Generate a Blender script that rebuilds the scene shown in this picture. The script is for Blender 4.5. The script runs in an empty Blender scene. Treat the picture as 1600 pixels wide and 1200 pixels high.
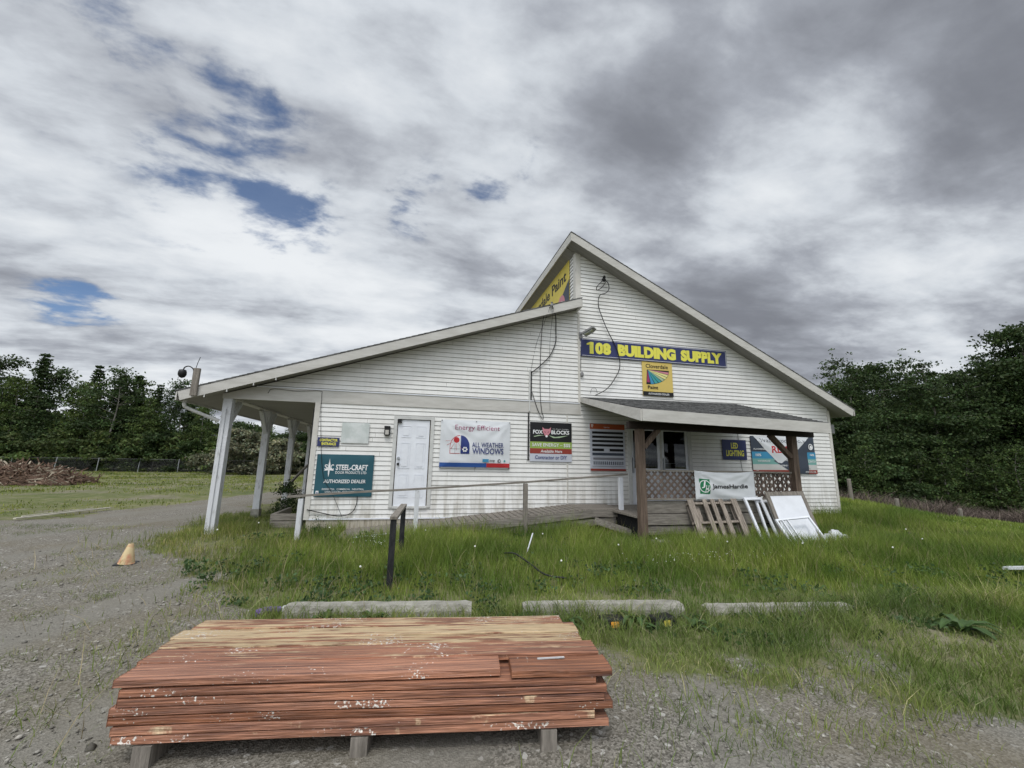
import bpy, math, random
import numpy as np
from mathutils import Vector, Matrix
from mathutils.geometry import tessellate_polygon
R=math.radians
random.seed(7); rng=np.random.default_rng(11)
S=bpy.context.scene; C=S.collection
# ------------------------------------------------------------------ camera
CAMP=(math.radians(10.59),math.radians(1.106),math.radians(13.06))
def cam_axes():
    p,ro,ya=CAMP
    cp,sp,cy,sy=math.cos(p),math.sin(p),math.cos(ya),math.sin(ya)
    fw=Vector((sy*cp,cy*cp,sp)); rt=Vector((cy,-sy,0)); up=rt.cross(fw)
    cr,sr=math.cos(ro),math.sin(ro)
    return rt*cr+up*sr, -rt*sr+up*cr, fw
r_,u_,w_=cam_axes()
cd=bpy.data.cameras.new('camera'); cam=bpy.data.objects.new('camera',cd); C.objects.link(cam)
cam.matrix_world=Matrix(((r_.x,u_.x,-w_.x,0),(r_.y,u_.y,-w_.y,0),(r_.z,u_.z,-w_.z,1.6),(0,0,0,1)))
cd.sensor_width=36; cd.lens=36*642.6/1600; cd.clip_end=4000; cd.clip_start=.05
S.camera=cam
# ------------------------------------------------------------------ light
S.view_settings.view_transform='Standard'; S.view_settings.look='None'
S.view_settings.exposure=0.0; S.view_settings.gamma=1
SUN_EL,SUN_AZ=60,200      # azimuth: compass-like, where the light comes from (from +Y clockwise)
sd=bpy.data.lights.new('sun','SUN'); sd.energy=1.3; sd.angle=R(14); sd.color=(1,.965,.92)
so=bpy.data.objects.new('sun',sd); C.objects.link(so)
so.rotation_euler=(R(90-SUN_EL),0,R(180-SUN_AZ))
W=bpy.data.worlds.new('World'); S.world=W; W.use_nodes=True
def build_world():
    nt=W.node_tree; N=nt.nodes; L=nt.links; N.clear()
    def n(t,**k):
        q=N.new(t)
        for a,b in k.items(): setattr(q,a,b)
        return q
    def m(op,a,b=None,c=None,clamp=False):
        q=n('ShaderNodeMath',operation=op); q.use_clamp=clamp
        for i,v in enumerate((a,b,c)):
            if v is None: continue
            if isinstance(v,(int,float)): q.inputs[i].default_value=v
            else: L.new(v,q.inputs[i])
        return q.outputs[0]
    def sstep(v,a,b):
        q=n('ShaderNodeMapRange',interpolation_type='SMOOTHSTEP'); L.new(v,q.inputs[0])
        q.inputs[1].default_value=a; q.inputs[2].default_value=b; return q.outputs[0]
    sky=n('ShaderNodeTexSky',sky_type='NISHITA'); sky.sun_disc=False
    sky.sun_elevation=R(SUN_EL); sky.sun_rotation=R(SUN_AZ)
    sky.altitude=900; sky.ozone_density=6; sky.dust_density=.4
    tc=n('ShaderNodeTexCoord'); sx=n('ShaderNodeSeparateXYZ'); L.new(tc.outputs['Generated'],sx.inputs[0])
    x,y,z=sx.outputs
    zz=m('MAXIMUM',m('ADD',z,.16),.05)
    u=m('DIVIDE',x,zz); v=m('DIVIDE',y,zz)
    def noise(rot,sxx,syy,scale,det,rough,dist,off):
        cb=n('ShaderNodeCombineXYZ'); L.new(u,cb.inputs[0]); L.new(v,cb.inputs[1]); cb.inputs[2].default_value=off
        mp=n('ShaderNodeMapping'); L.new(cb.outputs[0],mp.inputs[0])
        mp.inputs['Rotation'].default_value=(0,0,rot); mp.inputs['Scale'].default_value=(sxx,syy,1)
        q=n('ShaderNodeTexNoise'); L.new(mp.outputs[0],q.inputs['Vector'])
        q.inputs['Scale'].default_value=scale; q.inputs['Detail'].default_value=det
        q.inputs['Roughness'].default_value=rough; q.inputs['Distortion'].default_value=dist
        return q.outputs['Fac']
    nA=noise(R(-12),.62,1.35,1.25,6,.50,.25,2.3)     # big banks
    nB=noise(R(-15),.75,1.25,3.0,8,.56,.25,7.7)     # billows
    nC=noise(R(-15),.85,1.1,8.5,8,.58,.2,1.1)
    # warp the direction slightly so that gaps have ragged edges
    def blob(du,dv,dz,r0,r1,amp=1.0):
        l=math.sqrt(du*du+dv*dv+dz*dz)
        q=n('ShaderNodeVectorMath',operation='DOT_PRODUCT'); L.new(tc.outputs['Generated'],q.inputs[0])
        q.inputs[1].default_value=(du/l,dv/l,dz/l)
        a=m('ARCCOSINE',m('MINIMUM',q.outputs['Value'],.99999))
        a=m('ADD',a,m('MULTIPLY',m('SUBTRACT',nB,.5),.34))
        a=m('ADD',a,m('MULTIPLY',m('SUBTRACT',nC,.5),.20))
        s=sstep(a,r1,r0+(r1-r0)*.45)
        return m('MULTIPLY',s,amp)
    def soft(du,dv,dz,rad,amp=1.0):
        l=math.sqrt(du*du+dv*dv+dz*dz)
        q=n('ShaderNodeVectorMath',operation='DOT_PRODUCT'); L.new(tc.outputs['Generated'],q.inputs[0])
        q.inputs[1].default_value=(du/l,dv/l,dz/l)
        a=m('ARCCOSINE',m('MINIMUM',q.outputs['Value'],.99999))
        e=m('POWER',2.718,m('MULTIPLY',m('MULTIPLY',a,a),-1/(rad*rad)))
        return m('MULTIPLY',e,amp)
    gaps=None
    for b in [(-.285,.824,.49,.09,1.05),(-.33,.739,.587,.09,1.0),(-.425,.745,.515,.08,.55),(-.035,.832,.553,.07,.75),(.205,.744,.636,.045,.85),(-.555,.793,.253,.05,.75),(.121,.805,.58,.06,.55),(-.5,.62,.62,.16,.45),(-.36,.80,.48,.13,.45)]:
        o=soft(*b); gaps=o if gaps is None else m('MAXIMUM',gaps,o)
    wis=m('ADD',m('MULTIPLY',nB,1.1),m('MULTIPLY',nC,.7))
    gaps=m('MULTIPLY',sstep(gaps,.03,.35),sstep(m('ADD',gaps,m('MULTIPLY',m('SUBTRACT',wis,.9),3.4)),.30,1.15))
    # brightness of the cloud deck: darker banks on the right, bright breaks
    side=sstep(x,-.35,.55)
    dark=m('ADD',m('MULTIPLY',nA,1.0),m('MULTIPLY',nB,.55))
    dark=m('ADD',dark,m('MULTIPLY',nC,.22))
    dark=m('ADD',dark,m('MULTIPLY',side,.17))
    d=None
    for b in [(.50,.70,.52,.13,.13),(.78,.38,.50,.20,.14),(.36,.64,.68,.18,.10),(.67,.66,.33,.12,.07)]:
        o=soft(*b); d=o if d is None else m('ADD',d,o)
    dark=m('ADD',dark,d)
    br=None
    for b in [(.61,.58,.55,.10,.22),(.70,.44,.58,.10,.18),(.84,.46,.29,.12,.16),(.44,.80,.40,.11,.26),(.24,.84,.48,.13,.10)]:
        o=soft(*b); br=o if br is None else m('ADD',br,o)
    dark=m('SUBTRACT',dark,br)
    t=sstep(dark,.67,1.30)
    cr=n('ShaderNodeValToRGB'); L.new(t,cr.inputs[0]); e=cr.color_ramp.elements
    e[0].position=0; e[0].color=(.84,.87,.90,1); e[1].position=1; e[1].color=(.215,.228,.262,1)
    q=e.new(.33); q.color=(.64,.68,.73,1); q=e.new(.66); q.color=(.38,.405,.455,1)
    # the cloud deck is thinner and brighter towards the hidden sun, behind the camera and overhead
    ds=n('ShaderNodeVectorMath',operation='DOT_PRODUCT'); L.new(tc.outputs['Generated'],ds.inputs[0])
    a,el=R(SUN_AZ),R(SUN_EL)
    ds.inputs[1].default_value=(math.sin(a)*math.cos(el),math.cos(a)*math.cos(el),math.sin(el))
    glow=m('ADD',m('MULTIPLY',sstep(ds.outputs['Value'],.35,1.0),1.6),1.0)
    cm=n('ShaderNodeVectorMath',operation='SCALE'); L.new(cr.outputs[0],cm.inputs[0]); L.new(glow,cm.inputs['Scale'])
    sk=n('ShaderNodeVectorMath',operation='SCALE'); L.new(sky.outputs[0],sk.inputs[0]); sk.inputs['Scale'].default_value=.105
    mx=n('ShaderNodeMix',data_type='RGBA'); L.new(m('MULTIPLY',gaps,.9),mx.inputs[0]); L.new(cm.outputs[0],mx.inputs[6]); L.new(sk.outputs[0],mx.inputs[7])
    bg=n('ShaderNodeBackground'); L.new(mx.outputs[2],bg.inputs[0]); bg.inputs[1].default_value=1.0
    o=n('ShaderNodeOutputWorld'); L.new(bg.outputs[0],o.inputs[0])
build_world()
# ------------------------------------------------------------------ materials
MATS={}
def mat(name,col,rough=.7,var=.12,vscale=4,col2=None,stretch=(1,1,1),bump=0,bscale=30,spec=.3,metal=0,attr=None,transl=0,lo=.35,hi=.65,detail=6):
    if name in MATS: return MATS[name]
    M=bpy.data.materials.new(name); M.use_nodes=True; nt=M.node_tree; N=nt.nodes; L=nt.links
    b=N['Principled BSDF']; b.inputs['Roughness'].default_value=rough
    b.inputs['Specular IOR Level'].default_value=spec; b.inputs['Metallic'].default_value=metal
    tc=N.new('ShaderNodeTexCoord'); mp=N.new('ShaderNodeMapping'); L.new(tc.outputs['Object'],mp.inputs[0]); mp.inputs['Scale'].default_value=stretch
    oi=N.new('ShaderNodeObjectInfo')
    ad=N.new('ShaderNodeVectorMath'); ad.operation='ADD'; L.new(mp.outputs[0],ad.inputs[0])
    sc=N.new('ShaderNodeVectorMath'); sc.operation='SCALE'; L.new(oi.outputs['Location'],sc.inputs[0]); sc.inputs['Scale'].default_value=3.7
    L.new(sc.outputs[0],ad.inputs[1])
    no=N.new('ShaderNodeTexNoise'); L.new(ad.outputs[0],no.inputs['Vector']); no.inputs['Scale'].default_value=vscale; no.inputs['Detail'].default_value=detail; no.inputs['Roughness'].default_value=.65
    mr=N.new('ShaderNodeMapRange'); L.new(no.outputs['Fac'],mr.inputs[0]); mr.inputs[1].default_value=lo; mr.inputs[2].default_value=hi
    mx=N.new('ShaderNodeMix'); mx.data_type='RGBA'; L.new(mr.outputs[0],mx.inputs[0])
    c2=col2 or tuple(c*(1+var) for c in col); c1=col if col2 else tuple(c*(1-var) for c in col)
    mx.inputs[6].default_value=(*c1,1); mx.inputs[7].default_value=(*c2,1)
    out=mx.outputs[2]
    if attr:
        at=N.new('ShaderNodeAttribute'); at.attribute_name=attr
        mu=N.new('ShaderNodeMix'); mu.data_type='RGBA'; mu.blend_type='MULTIPLY'; mu.inputs[0].default_value=1
        L.new(out,mu.inputs[6]); L.new(at.outputs['Color'],mu.inputs[7]); out=mu.outputs[2]
    L.new(out,b.inputs['Base Color'])
    if bump:
        n2=N.new('ShaderNodeTexNoise'); L.new(ad.outputs[0],n2.inputs['Vector']); n2.inputs['Scale'].default_value=bscale; n2.inputs['Detail'].default_value=5
        bp=N.new('ShaderNodeBump'); L.new(n2.outputs['Fac'],bp.inputs['Height']); bp.inputs['Strength'].default_value=bump; bp.inputs['Distance'].default_value=.02
        L.new(bp.outputs[0],b.inputs['Normal'])
    if transl:
        tr=N.new('ShaderNodeBsdfTranslucent'); L.new(out,tr.inputs[0])
        ms=N.new('ShaderNodeMixShader'); ms.inputs[0].default_value=transl
        L.new(b.outputs[0],ms.inputs[1]); L.new(tr.outputs[0],ms.inputs[2]); L.new(ms.outputs[0],N['Material Output'].inputs[0])
    MATS[name]=M; return M
SIDING=mat('vinyl_siding',(.68,.67,.64),.55,vscale=1.3,col2=(.78,.775,.75),stretch=(.5,1,1),bump=.05,bscale=60,lo=.3,hi=.6)
LIP=mat('siding_edge_grime_and_shade',(.30,.285,.255),.8,var=.35,vscale=2)  # grime on the laps plus their shadow lines, both put into the colour
def dirty(M,c,z0,z1,amt):   # splash dirt low on the wall, stays where it is
    nt=M.node_tree;N=nt.nodes;L=nt.links;b=N['Principled BSDF'];src=b.inputs['Base Color'].links[0].from_socket
    g=N.new('ShaderNodeNewGeometry');s=N.new('ShaderNodeSeparateXYZ');L.new(g.outputs['Position'],s.inputs[0])
    no=N.new('ShaderNodeTexNoise');mp=N.new('ShaderNodeMapping');mp.inputs['Scale'].default_value=(7,7,.9);L.new(g.outputs['Position'],mp.inputs[0]);L.new(mp.outputs[0],no.inputs['Vector']);no.inputs['Scale'].default_value=1.4;no.inputs['Detail'].default_value=8
    mr=N.new('ShaderNodeMapRange');L.new(s.outputs[2],mr.inputs[0]);mr.inputs[1].default_value=z1;mr.inputs[2].default_value=z0;mr.inputs[3].default_value=.12;mr.inputs[4].default_value=1
    m1=N.new('ShaderNodeMapRange');L.new(no.outputs['Fac'],m1.inputs[0]);m1.inputs[1].default_value=.42;m1.inputs[2].default_value=.75
    mm=N.new('ShaderNodeMath');mm.operation='MULTIPLY';L.new(mr.outputs[0],mm.inputs[0]);L.new(m1.outputs[0],mm.inputs[1])
    m2=N.new('ShaderNodeMath');m2.operation='MULTIPLY';L.new(mm.outputs[0],m2.inputs[0]);m2.inputs[1].default_value=amt
    mx=N.new('ShaderNodeMix');mx.data_type='RGBA';L.new(m2.outputs[0],mx.inputs[0]);L.new(src,mx.inputs[6]);mx.inputs[7].default_value=(*c,1);L.new(mx.outputs[2],b.inputs['Base Color'])
dirty(SIDING,(.30,.27,.20),.2,1.3,.9)
TRIM=mat('cream_trim',(.52,.50,.45),.6,vscale=3,col2=(.62,.60,.56),bump=.1)
FASC=mat('fascia_paint',(.46,.445,.41),.6,vscale=5,col2=(.56,.545,.51),stretch=(.4,1,2),bump=.15,bscale=20)
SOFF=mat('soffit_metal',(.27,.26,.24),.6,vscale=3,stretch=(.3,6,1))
SKIRT=mat('skirt_board',(.34,.30,.23),.8,vscale=3,col2=(.52,.48,.40),stretch=(6,1,1),bump=.2)
POSTW=mat('worn_white_paint',(.33,.33,.32),.7,vscale=3.2,col2=(.62,.63,.65),stretch=(4,4,1.2),bump=.3,lo=.28,hi=.46)
WHITE=mat('white_paint',(.74,.76,.80),.45,var=.05)
FRAMEW=mat('frame_white',(.55,.55,.53),.5,var=.1,vscale=6)
GREYW=mat('weathered_wood',(.14,.125,.105),.85,vscale=3,col2=(.30,.275,.24),stretch=(1.2,10,14),bump=.5,bscale=16)
GREYV=mat('weathered_wood_upright',(.14,.125,.105),.85,vscale=3,col2=(.29,.26,.225),stretch=(12,12,1.2),bump=.5,bscale=16)
BROWNV=mat('stained_post_wood',(.075,.052,.038),.75,vscale=3,col2=(.17,.125,.095),stretch=(12,12,1),bump=.4,bscale=16)
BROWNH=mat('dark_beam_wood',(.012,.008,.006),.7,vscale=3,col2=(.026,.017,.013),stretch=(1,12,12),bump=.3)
LATT=mat('lattice_wood',(.055,.036,.028),.8,vscale=2,col2=(.17,.13,.105),bump=.2)
PALW=mat('pallet_wood',(.13,.105,.085),.85,vscale=4,col2=(.40,.345,.29),stretch=(9,9,1),bump=.5,bscale=14)
SHING=mat('asphalt_shingle',(.04,.04,.04),.95,vscale=9,col2=(.18,.18,.175),stretch=(.7,2.4,1),bump=.7,bscale=60)
BLACK=mat('black_plastic',(.012,.012,.013),.45,var=.2)
BLKP=mat('black_paint',(.010,.010,.012),.65,vscale=9,col2=(.035,.035,.036),stretch=(3,3,1),bump=.4)
CABLE=mat('black_cable',(.015,.015,.016),.5)
GALV=mat('galvanised_steel',(.42,.44,.46),.4,metal=.6,vscale=8)
GREYM=mat('grey_metal_box',(.22,.22,.22),.5,vscale=6)
CONC=mat('concrete',(.21,.20,.17),.9,vscale=7,col2=(.36,.345,.30),bump=.8,bscale=45)
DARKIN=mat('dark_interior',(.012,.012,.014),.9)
CARD=mat('cardboard',(.26,.19,.12),.8)
PAPER=mat('paper',(.5,.5,.5),.8)
BARK=mat('bark',(.10,.09,.075),.9,vscale=6,col2=(.26,.25,.22),stretch=(2,2,.5),bump=.4)
LEAF=mat('leaf',(.082,.122,.036),.6,var=.35,vscale=.9,attr='tint',transl=.30,spec=.2)
LEAFD=mat('leaf_dark',(.038,.064,.021),.6,var=.3,vscale=.9,attr='tint',transl=.22,spec=.2)
LEAFL=mat('leaf_light',(.085,.12,.04),.6,var=.35,vscale=.9,attr='tint',transl=.30,spec=.2)
LEAFM=mat('leaf_mid',(.055,.088,.027),.6,var=.3,vscale=.9,attr='tint',transl=.25,spec=.2)
LEAFY=mat('leaf_young',(.055,.088,.026),.6,var=.35,vscale=.9,attr='tint',transl=.30,spec=.2)
WILL=mat('willow_leaf',(.17,.18,.115),.7,var=.25,vscale=2,attr='tint',transl=.2)
GRASS=mat('grass_blade',(.098,.172,.034),.6,vscale=.7,col2=(.225,.305,.068),attr='tint',transl=.32,spec=.15,lo=.38,hi=.62)
DRY=mat('dry_grass',(.36,.30,.17),.8,var=.25,vscale=3,attr='tint',transl=.2)
PEB=mat('pebble',(.13,.12,.10),.9,vscale=6,col2=(.36,.34,.30),attr='tint',detail=1)
def flat(name,c,rough=.55,**k): return mat(name,c,rough,var=.04,vscale=3,**k)
NAVY=flat('navy_sign',(.036,.044,.125)); YEL=flat('yellow_letter',(.72,.68,.10)); CREAM=flat('cloverdale_yellow',(.62,.47,.135))
BYEL=flat('banner_yellow',(.66,.53,.09))
INK=flat('black_ink',(.012,.012,.014)); WINK=flat('white_ink',(.75,.76,.76)); TEAL=flat('teal_banner',(.022,.088,.115),.6)
VINYL=flat('white_vinyl',(.64,.66,.68),.45); RED=flat('red_ink',(.45,.03,.035)); BLUE=flat('blue_ink',(.03,.09,.30)); NBLUE=flat('dark_blue_ink',(.02,.035,.16))
LIME=flat('lime_green',(.27,.38,.08)); BRICKR=flat('brick_red',(.27,.045,.032)); PALEG=flat('pale_grey_panel',(.50,.52,.58))
GREEN=flat('green_ink',(.015,.17,.07)); PINK=flat('pink_ink',(.55,.22,.26)); CYAN=flat('light_blue_ink',(.05,.25,.42)); SEA=flat('sea_green_ink',(.17,.36,.33)); ORNG=flat('rust_orange',(.34,.075,.025))
MAG=flat('magenta_ink',(.30,.04,.12)); LYEL=flat('pale_yellow_ink',(.72,.68,.28)); SLATE=flat('slate_ink',(.05,.062,.085)); MIST=flat('mist_print',(.52,.52,.50)); GREYI=flat('grey_ink',(.2,.2,.22)); PGREEN=flat('pale_green_ink',(.35,.45,.30)); TURQ=flat('turquoise_ink',(.05,.30,.30))
def glassmat():
    M=bpy.data.materials.new('window_glass'); M.use_nodes=True; nt=M.node_tree; N=nt.nodes; L=nt.links
    b=N['Principled BSDF']; b.inputs['Base Color'].default_value=(.02,.02,.02,1); b.inputs['Roughness'].default_value=.03
    t=N.new('ShaderNodeBsdfTransparent'); t.inputs[0].default_value=(.75,.78,.77,1)
    f=N.new('ShaderNodeBsdfGlossy'); f.inputs['Roughness'].default_value=.02
    lw=N.new('ShaderNodeFresnel'); lw.inputs[0].default_value=1.45
    ms=N.new('ShaderNodeMixShader'); L.new(lw.outputs[0],ms.inputs[0]); L.new(t.outputs[0],ms.inputs[1]); L.new(f.outputs[0],ms.inputs[2])
    L.new(ms.outputs[0],N['Material Output'].inputs[0]); return M
GLASS=glassmat()
def stained_board():
    M=mat('peeling_stain_board',(.095,.036,.022),.42,vscale=3.2,col2=(.42,.18,.095),stretch=(.35,16,8),bump=.6,bscale=14,detail=12,spec=.5)
    nt=M.node_tree;N=nt.nodes;L=nt.links;b=N['Principled BSDF'];src=b.inputs['Base Color'].links[0].from_socket
    tc=N.new('ShaderNodeTexCoord');oi=N.new('ShaderNodeObjectInfo')
    mp=N.new('ShaderNodeMapping');mp.inputs['Scale'].default_value=(1.5,22,1);L.new(tc.outputs['Object'],mp.inputs[0])
    sc=N.new('ShaderNodeVectorMath');sc.operation='SCALE';L.new(oi.outputs['Location'],sc.inputs[0]);sc.inputs['Scale'].default_value=5
    ad=N.new('ShaderNodeVectorMath');L.new(mp.outputs[0],ad.inputs[0]);L.new(sc.outputs[0],ad.inputs[1])
    n1=N.new('ShaderNodeTexNoise');L.new(ad.outputs[0],n1.inputs['Vector']);n1.inputs['Scale'].default_value=1.5;n1.inputs['Detail'].default_value=9;n1.inputs['Roughness'].default_value=.72
    at=N.new('ShaderNodeAttribute');at.attribute_name='bare';
    s=N.new('ShaderNodeMath');s.operation='ADD';L.new(n1.outputs['Fac'],s.inputs[0]);L.new(at.outputs['Fac'],s.inputs[1])
    mr=N.new('ShaderNodeMapRange');L.new(s.outputs[0],mr.inputs[0]);mr.inputs[1].default_value=.60;mr.inputs[2].default_value=.67
    mx=N.new('ShaderNodeMix');mx.data_type='RGBA';L.new(mr.outputs[0],mx.inputs[0]);L.new(src,mx.inputs[6])
    n3=N.new('ShaderNodeTexNoise');L.new(ad.outputs[0],n3.inputs['Vector']);n3.inputs['Scale'].default_value=4.5;n3.inputs['Detail'].default_value=12;n3.inputs['Roughness'].default_value=.75
    m3=N.new('ShaderNodeMix');m3.data_type='RGBA';L.new(n3.outputs['Fac'],m3.inputs[0]);m3.inputs[6].default_value=(.34,.22,.12,1);m3.inputs[7].default_value=(.78,.62,.38,1)
    L.new(m3.outputs[2],mx.inputs[7])
    # white flecks
    rv=N.new('ShaderNodeVectorMath');rv.operation='SCALE';rv.inputs[0].default_value=(37,53,11);L.new(oi.outputs['Random'],rv.inputs['Scale']);fo=N.new('ShaderNodeVectorMath');L.new(tc.outputs['Object'],fo.inputs[0]);L.new(rv.outputs[0],fo.inputs[1])
    n2=N.new('ShaderNodeTexNoise');L.new(fo.outputs[0],n2.inputs['Vector']);n2.inputs['Scale'].default_value=60;n2.inputs['Detail'].default_value=4
    n4=N.new('ShaderNodeTexNoise');L.new(fo.outputs[0],n4.inputs['Vector']);n4.inputs['Scale'].default_value=2.3
    q=N.new('ShaderNodeMath');q.operation='ADD';L.new(n2.outputs['Fac'],q.inputs[0]);L.new(n4.outputs['Fac'],q.inputs[1])
    m2=N.new('ShaderNodeMapRange');L.new(q.outputs[0],m2.inputs[0]);m2.inputs[1].default_value=1.22;m2.inputs[2].default_value=1.27
    x2=N.new('ShaderNodeMix');x2.data_type='RGBA';L.new(m2.outputs[0],x2.inputs[0]);L.new(mx.outputs[2],x2.inputs[6]);x2.inputs[7].default_value=(.62,.58,.52,1)
    wv=N.new('ShaderNodeTexNoise');wm=N.new('ShaderNodeMapping');wm.inputs['Scale'].default_value=(2.2,110,30);L.new(fo.outputs[0],wm.inputs[0]);L.new(wm.outputs[0],wv.inputs['Vector']);wv.inputs['Scale'].default_value=1.6;wv.inputs['Detail'].default_value=5
    wr_=N.new('ShaderNodeMapRange');L.new(wv.outputs['Fac'],wr_.inputs[0]);wr_.inputs[1].default_value=.3;wr_.inputs[2].default_value=.6;wr_.inputs[3].default_value=.62;wr_.inputs[4].default_value=1.3
    gm=N.new('ShaderNodeVectorMath');gm.operation='SCALE';L.new(x2.outputs[2],gm.inputs[0]);L.new(wr_.outputs[0],gm.inputs['Scale'])
    kn=N.new('ShaderNodeTexVoronoi');km=N.new('ShaderNodeMapping');km.inputs['Scale'].default_value=(2.2,7,1);L.new(fo.outputs[0],km.inputs[0]);L.new(km.outputs[0],kn.inputs['Vector']);kn.inputs['Scale'].default_value=1.0
    kr=N.new('ShaderNodeMapRange');L.new(kn.outputs['Distance'],kr.inputs[0]);kr.inputs[1].default_value=.05;kr.inputs[2].default_value=.09;kr.inputs[3].default_value=.35
    g2=N.new('ShaderNodeVectorMath');g2.operation='SCALE';L.new(gm.outputs[0],g2.inputs[0]);L.new(kr.outputs[0],g2.inputs['Scale'])
    hs=N.new('ShaderNodeHueSaturation');L.new(g2.outputs[0],hs.inputs['Color']);hr=N.new('ShaderNodeMapRange');L.new(oi.outputs['Random'],hr.inputs[0]);hr.inputs[3].default_value=.75;hr.inputs[4].default_value=1.25;L.new(hr.outputs[0],hs.inputs['Value']);hq=N.new('ShaderNodeMapRange');L.new(oi.outputs['Random'],hq.inputs[0]);hq.inputs[3].default_value=1.05;hq.inputs[4].default_value=.92;L.new(hq.outputs[0],hs.inputs['Saturation'])
    L.new(hs.outputs[0],b.inputs['Base Color'])
    return M
STAIN=stained_board()
# ------------------------------------------------------------------ mesh helpers
class MB:
    def __init__(s): s.v=[]; s.f=[]; s.m=[]; s.mats=[]; s.smooth=False
    def mi(s,m):
        if m not in s.mats: s.mats.append(m)
        return s.mats.index(m)
    def add(s,v,f,m):
        o=len(s.v); s.v+= [tuple(p) for p in v]; k=s.mi(m)
        for q in f: s.f.append([i+o for i in q]); s.m.append(k)
        return s
    def box(s,x0,x1,y0,y1,z0,z1,m):
        v=[(x0,y0,z0),(x1,y0,z0),(x1,y1,z0),(x0,y1,z0),(x0,y0,z1),(x1,y0,z1),(x1,y1,z1),(x0,y1,z1)]
        return s.add(v,[(0,3,2,1),(4,5,6,7),(0,1,5,4),(1,2,6,5),(2,3,7,6),(3,0,4,7)],m)
    def bar(s,a,b,w,t,m,up=(0,0,1)):      # rectangular bar from a to b; w across, t along 'up'
        a=Vector(a);b=Vector(b);d=(b-a).normalized();U=Vector(up);X=d.cross(U)
        if X.length<1e-4: X=d.cross(Vector((0,1,0)))
        X.normalize();Z=X.cross(d).normalized();v=[]
        for p in (a,b):
            for i,j in ((-1,-1),(1,-1),(1,1),(-1,1)): v.append(p+X*(i*w/2)+Z*(j*t/2))
        return s.add(v,[(0,1,2,3),(7,6,5,4),(0,4,5,1),(1,5,6,2),(2,6,7,3),(3,7,4,0)],m)
    def prism(s,pts,y0,y1,m):             # polygon in XZ extruded along Y
        n=len(pts);v=[(x,y0,z) for x,z in pts]+[(x,y1,z) for x,z in pts]
        f=[list(range(n)),list(range(2*n-1,n-1,-1))]+[(i,i+n,(i+1)%n+n,(i+1)%n) for i in range(n)]
        return s.add(v,f,m)
    def tube(s,pts,r,m,n=6,r2=None,caps=True):
        pts=[Vector(p) for p in pts];v=[];k=len(pts)
        for i,p in enumerate(pts):
            d=(pts[min(i+1,k-1)]-pts[max(i-1,0)]).normalized()
            X=d.cross(Vector((0,0,1)))
            if X.length<.05: X=d.cross(Vector((0,1,0)))
            X.normalize();Y=d.cross(X);rr=r if r2 is None else r+(r2-r)*i/(k-1)
            for j in range(n):
                a=2*math.pi*j/n; v.append(p+(X*math.cos(a)+Y*math.sin(a))*rr)
        f=[(i*n+j,i*n+(j+1)%n,(i+1)*n+(j+1)%n,(i+1)*n+j) for i in range(k-1) for j in range(n)]
        if caps: f+=[list(range(n)),list(range(k*n-1,(k-1)*n-1,-1))]
        return s.add(v,f,m)
    def lathe(s,prof,cx,cy,m,n=16):       # prof: (r,z)
        v=[(cx+r*math.cos(2*math.pi*j/n),cy+r*math.sin(2*math.pi*j/n),z) for r,z in prof for j in range(n)]
        k=len(prof);f=[(i*n+j,i*n+(j+1)%n,(i+1)*n+(j+1)%n,(i+1)*n+j) for i in range(k-1) for j in range(n)]
        f+=[list(range(n)),list(range(k*n-1,(k-1)*n-1,-1))]
        return s.add(v,f,m)
    def build(s,name,parent=None,origin=None,smooth=False):
        me=bpy.data.meshes.new(name)
        v=np.array(s.v,float)
        if origin is not None: v=v-np.array(origin)
        me.from_pydata(v.tolist(),[],s.f)
        for m in s.mats: me.materials.append(m)
        me.polygons.foreach_set('material_index',s.m)
        if smooth: me.polygons.foreach_set('use_smooth',[True]*len(s.f))
        me.update()
        o=bpy.data.objects.new(name,me); C.objects.link(o)
        if parent: o.parent=parent
        elif origin is not None: o.location=origin
        return o
def tag(o,label=None,cat=None,group=None,kind=None):
    if label: o['label']=label
    if cat: o['category']=cat
    if group: o['group']=group
    if kind: o['kind']=kind
    return o
def thing(name,label,cat,loc=(0,0,0),rz=0,group=None):
    o=bpy.data.objects.new(name,None); o.empty_display_size=.2; C.objects.link(o)
    o.location=loc; o.rotation_euler=(0,0,rz); return tag(o,label,cat,group)
def part(name,mb,root,label=None,smooth=False):   # mesh in world coordinates becomes a child of an unrotated root
    base=root; off=Vector((0,0,0))
    while base is not None: off+=base.location; base=base.parent
    o=mb.build(name,None,tuple(off),smooth); o.location=(0,0,0); o.parent=root
    if label: o['label']=label
    return o
def bevel(o,w,seg=2):
    m=o.modifiers.new('bevel','BEVEL'); m.width=w; m.segments=seg; m.limit_method='ANGLE'; return o
def catm(pts,k=8):
    P=[Vector(p) for p in pts];P=[P[0]*2-P[1]]+P+[P[-1]*2-P[-2]];out=[]
    for i in range(1,len(P)-2):
        for j in range(k):
            t=j/k;a,b,c,d=P[i-1:i+3]
            out.append(.5*((2*b)+(-a+c)*t+(2*a-5*b+4*c-d)*t*t+(-a+3*b-3*c+d)*t**3))
    out.append(P[-2]);return out
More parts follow.
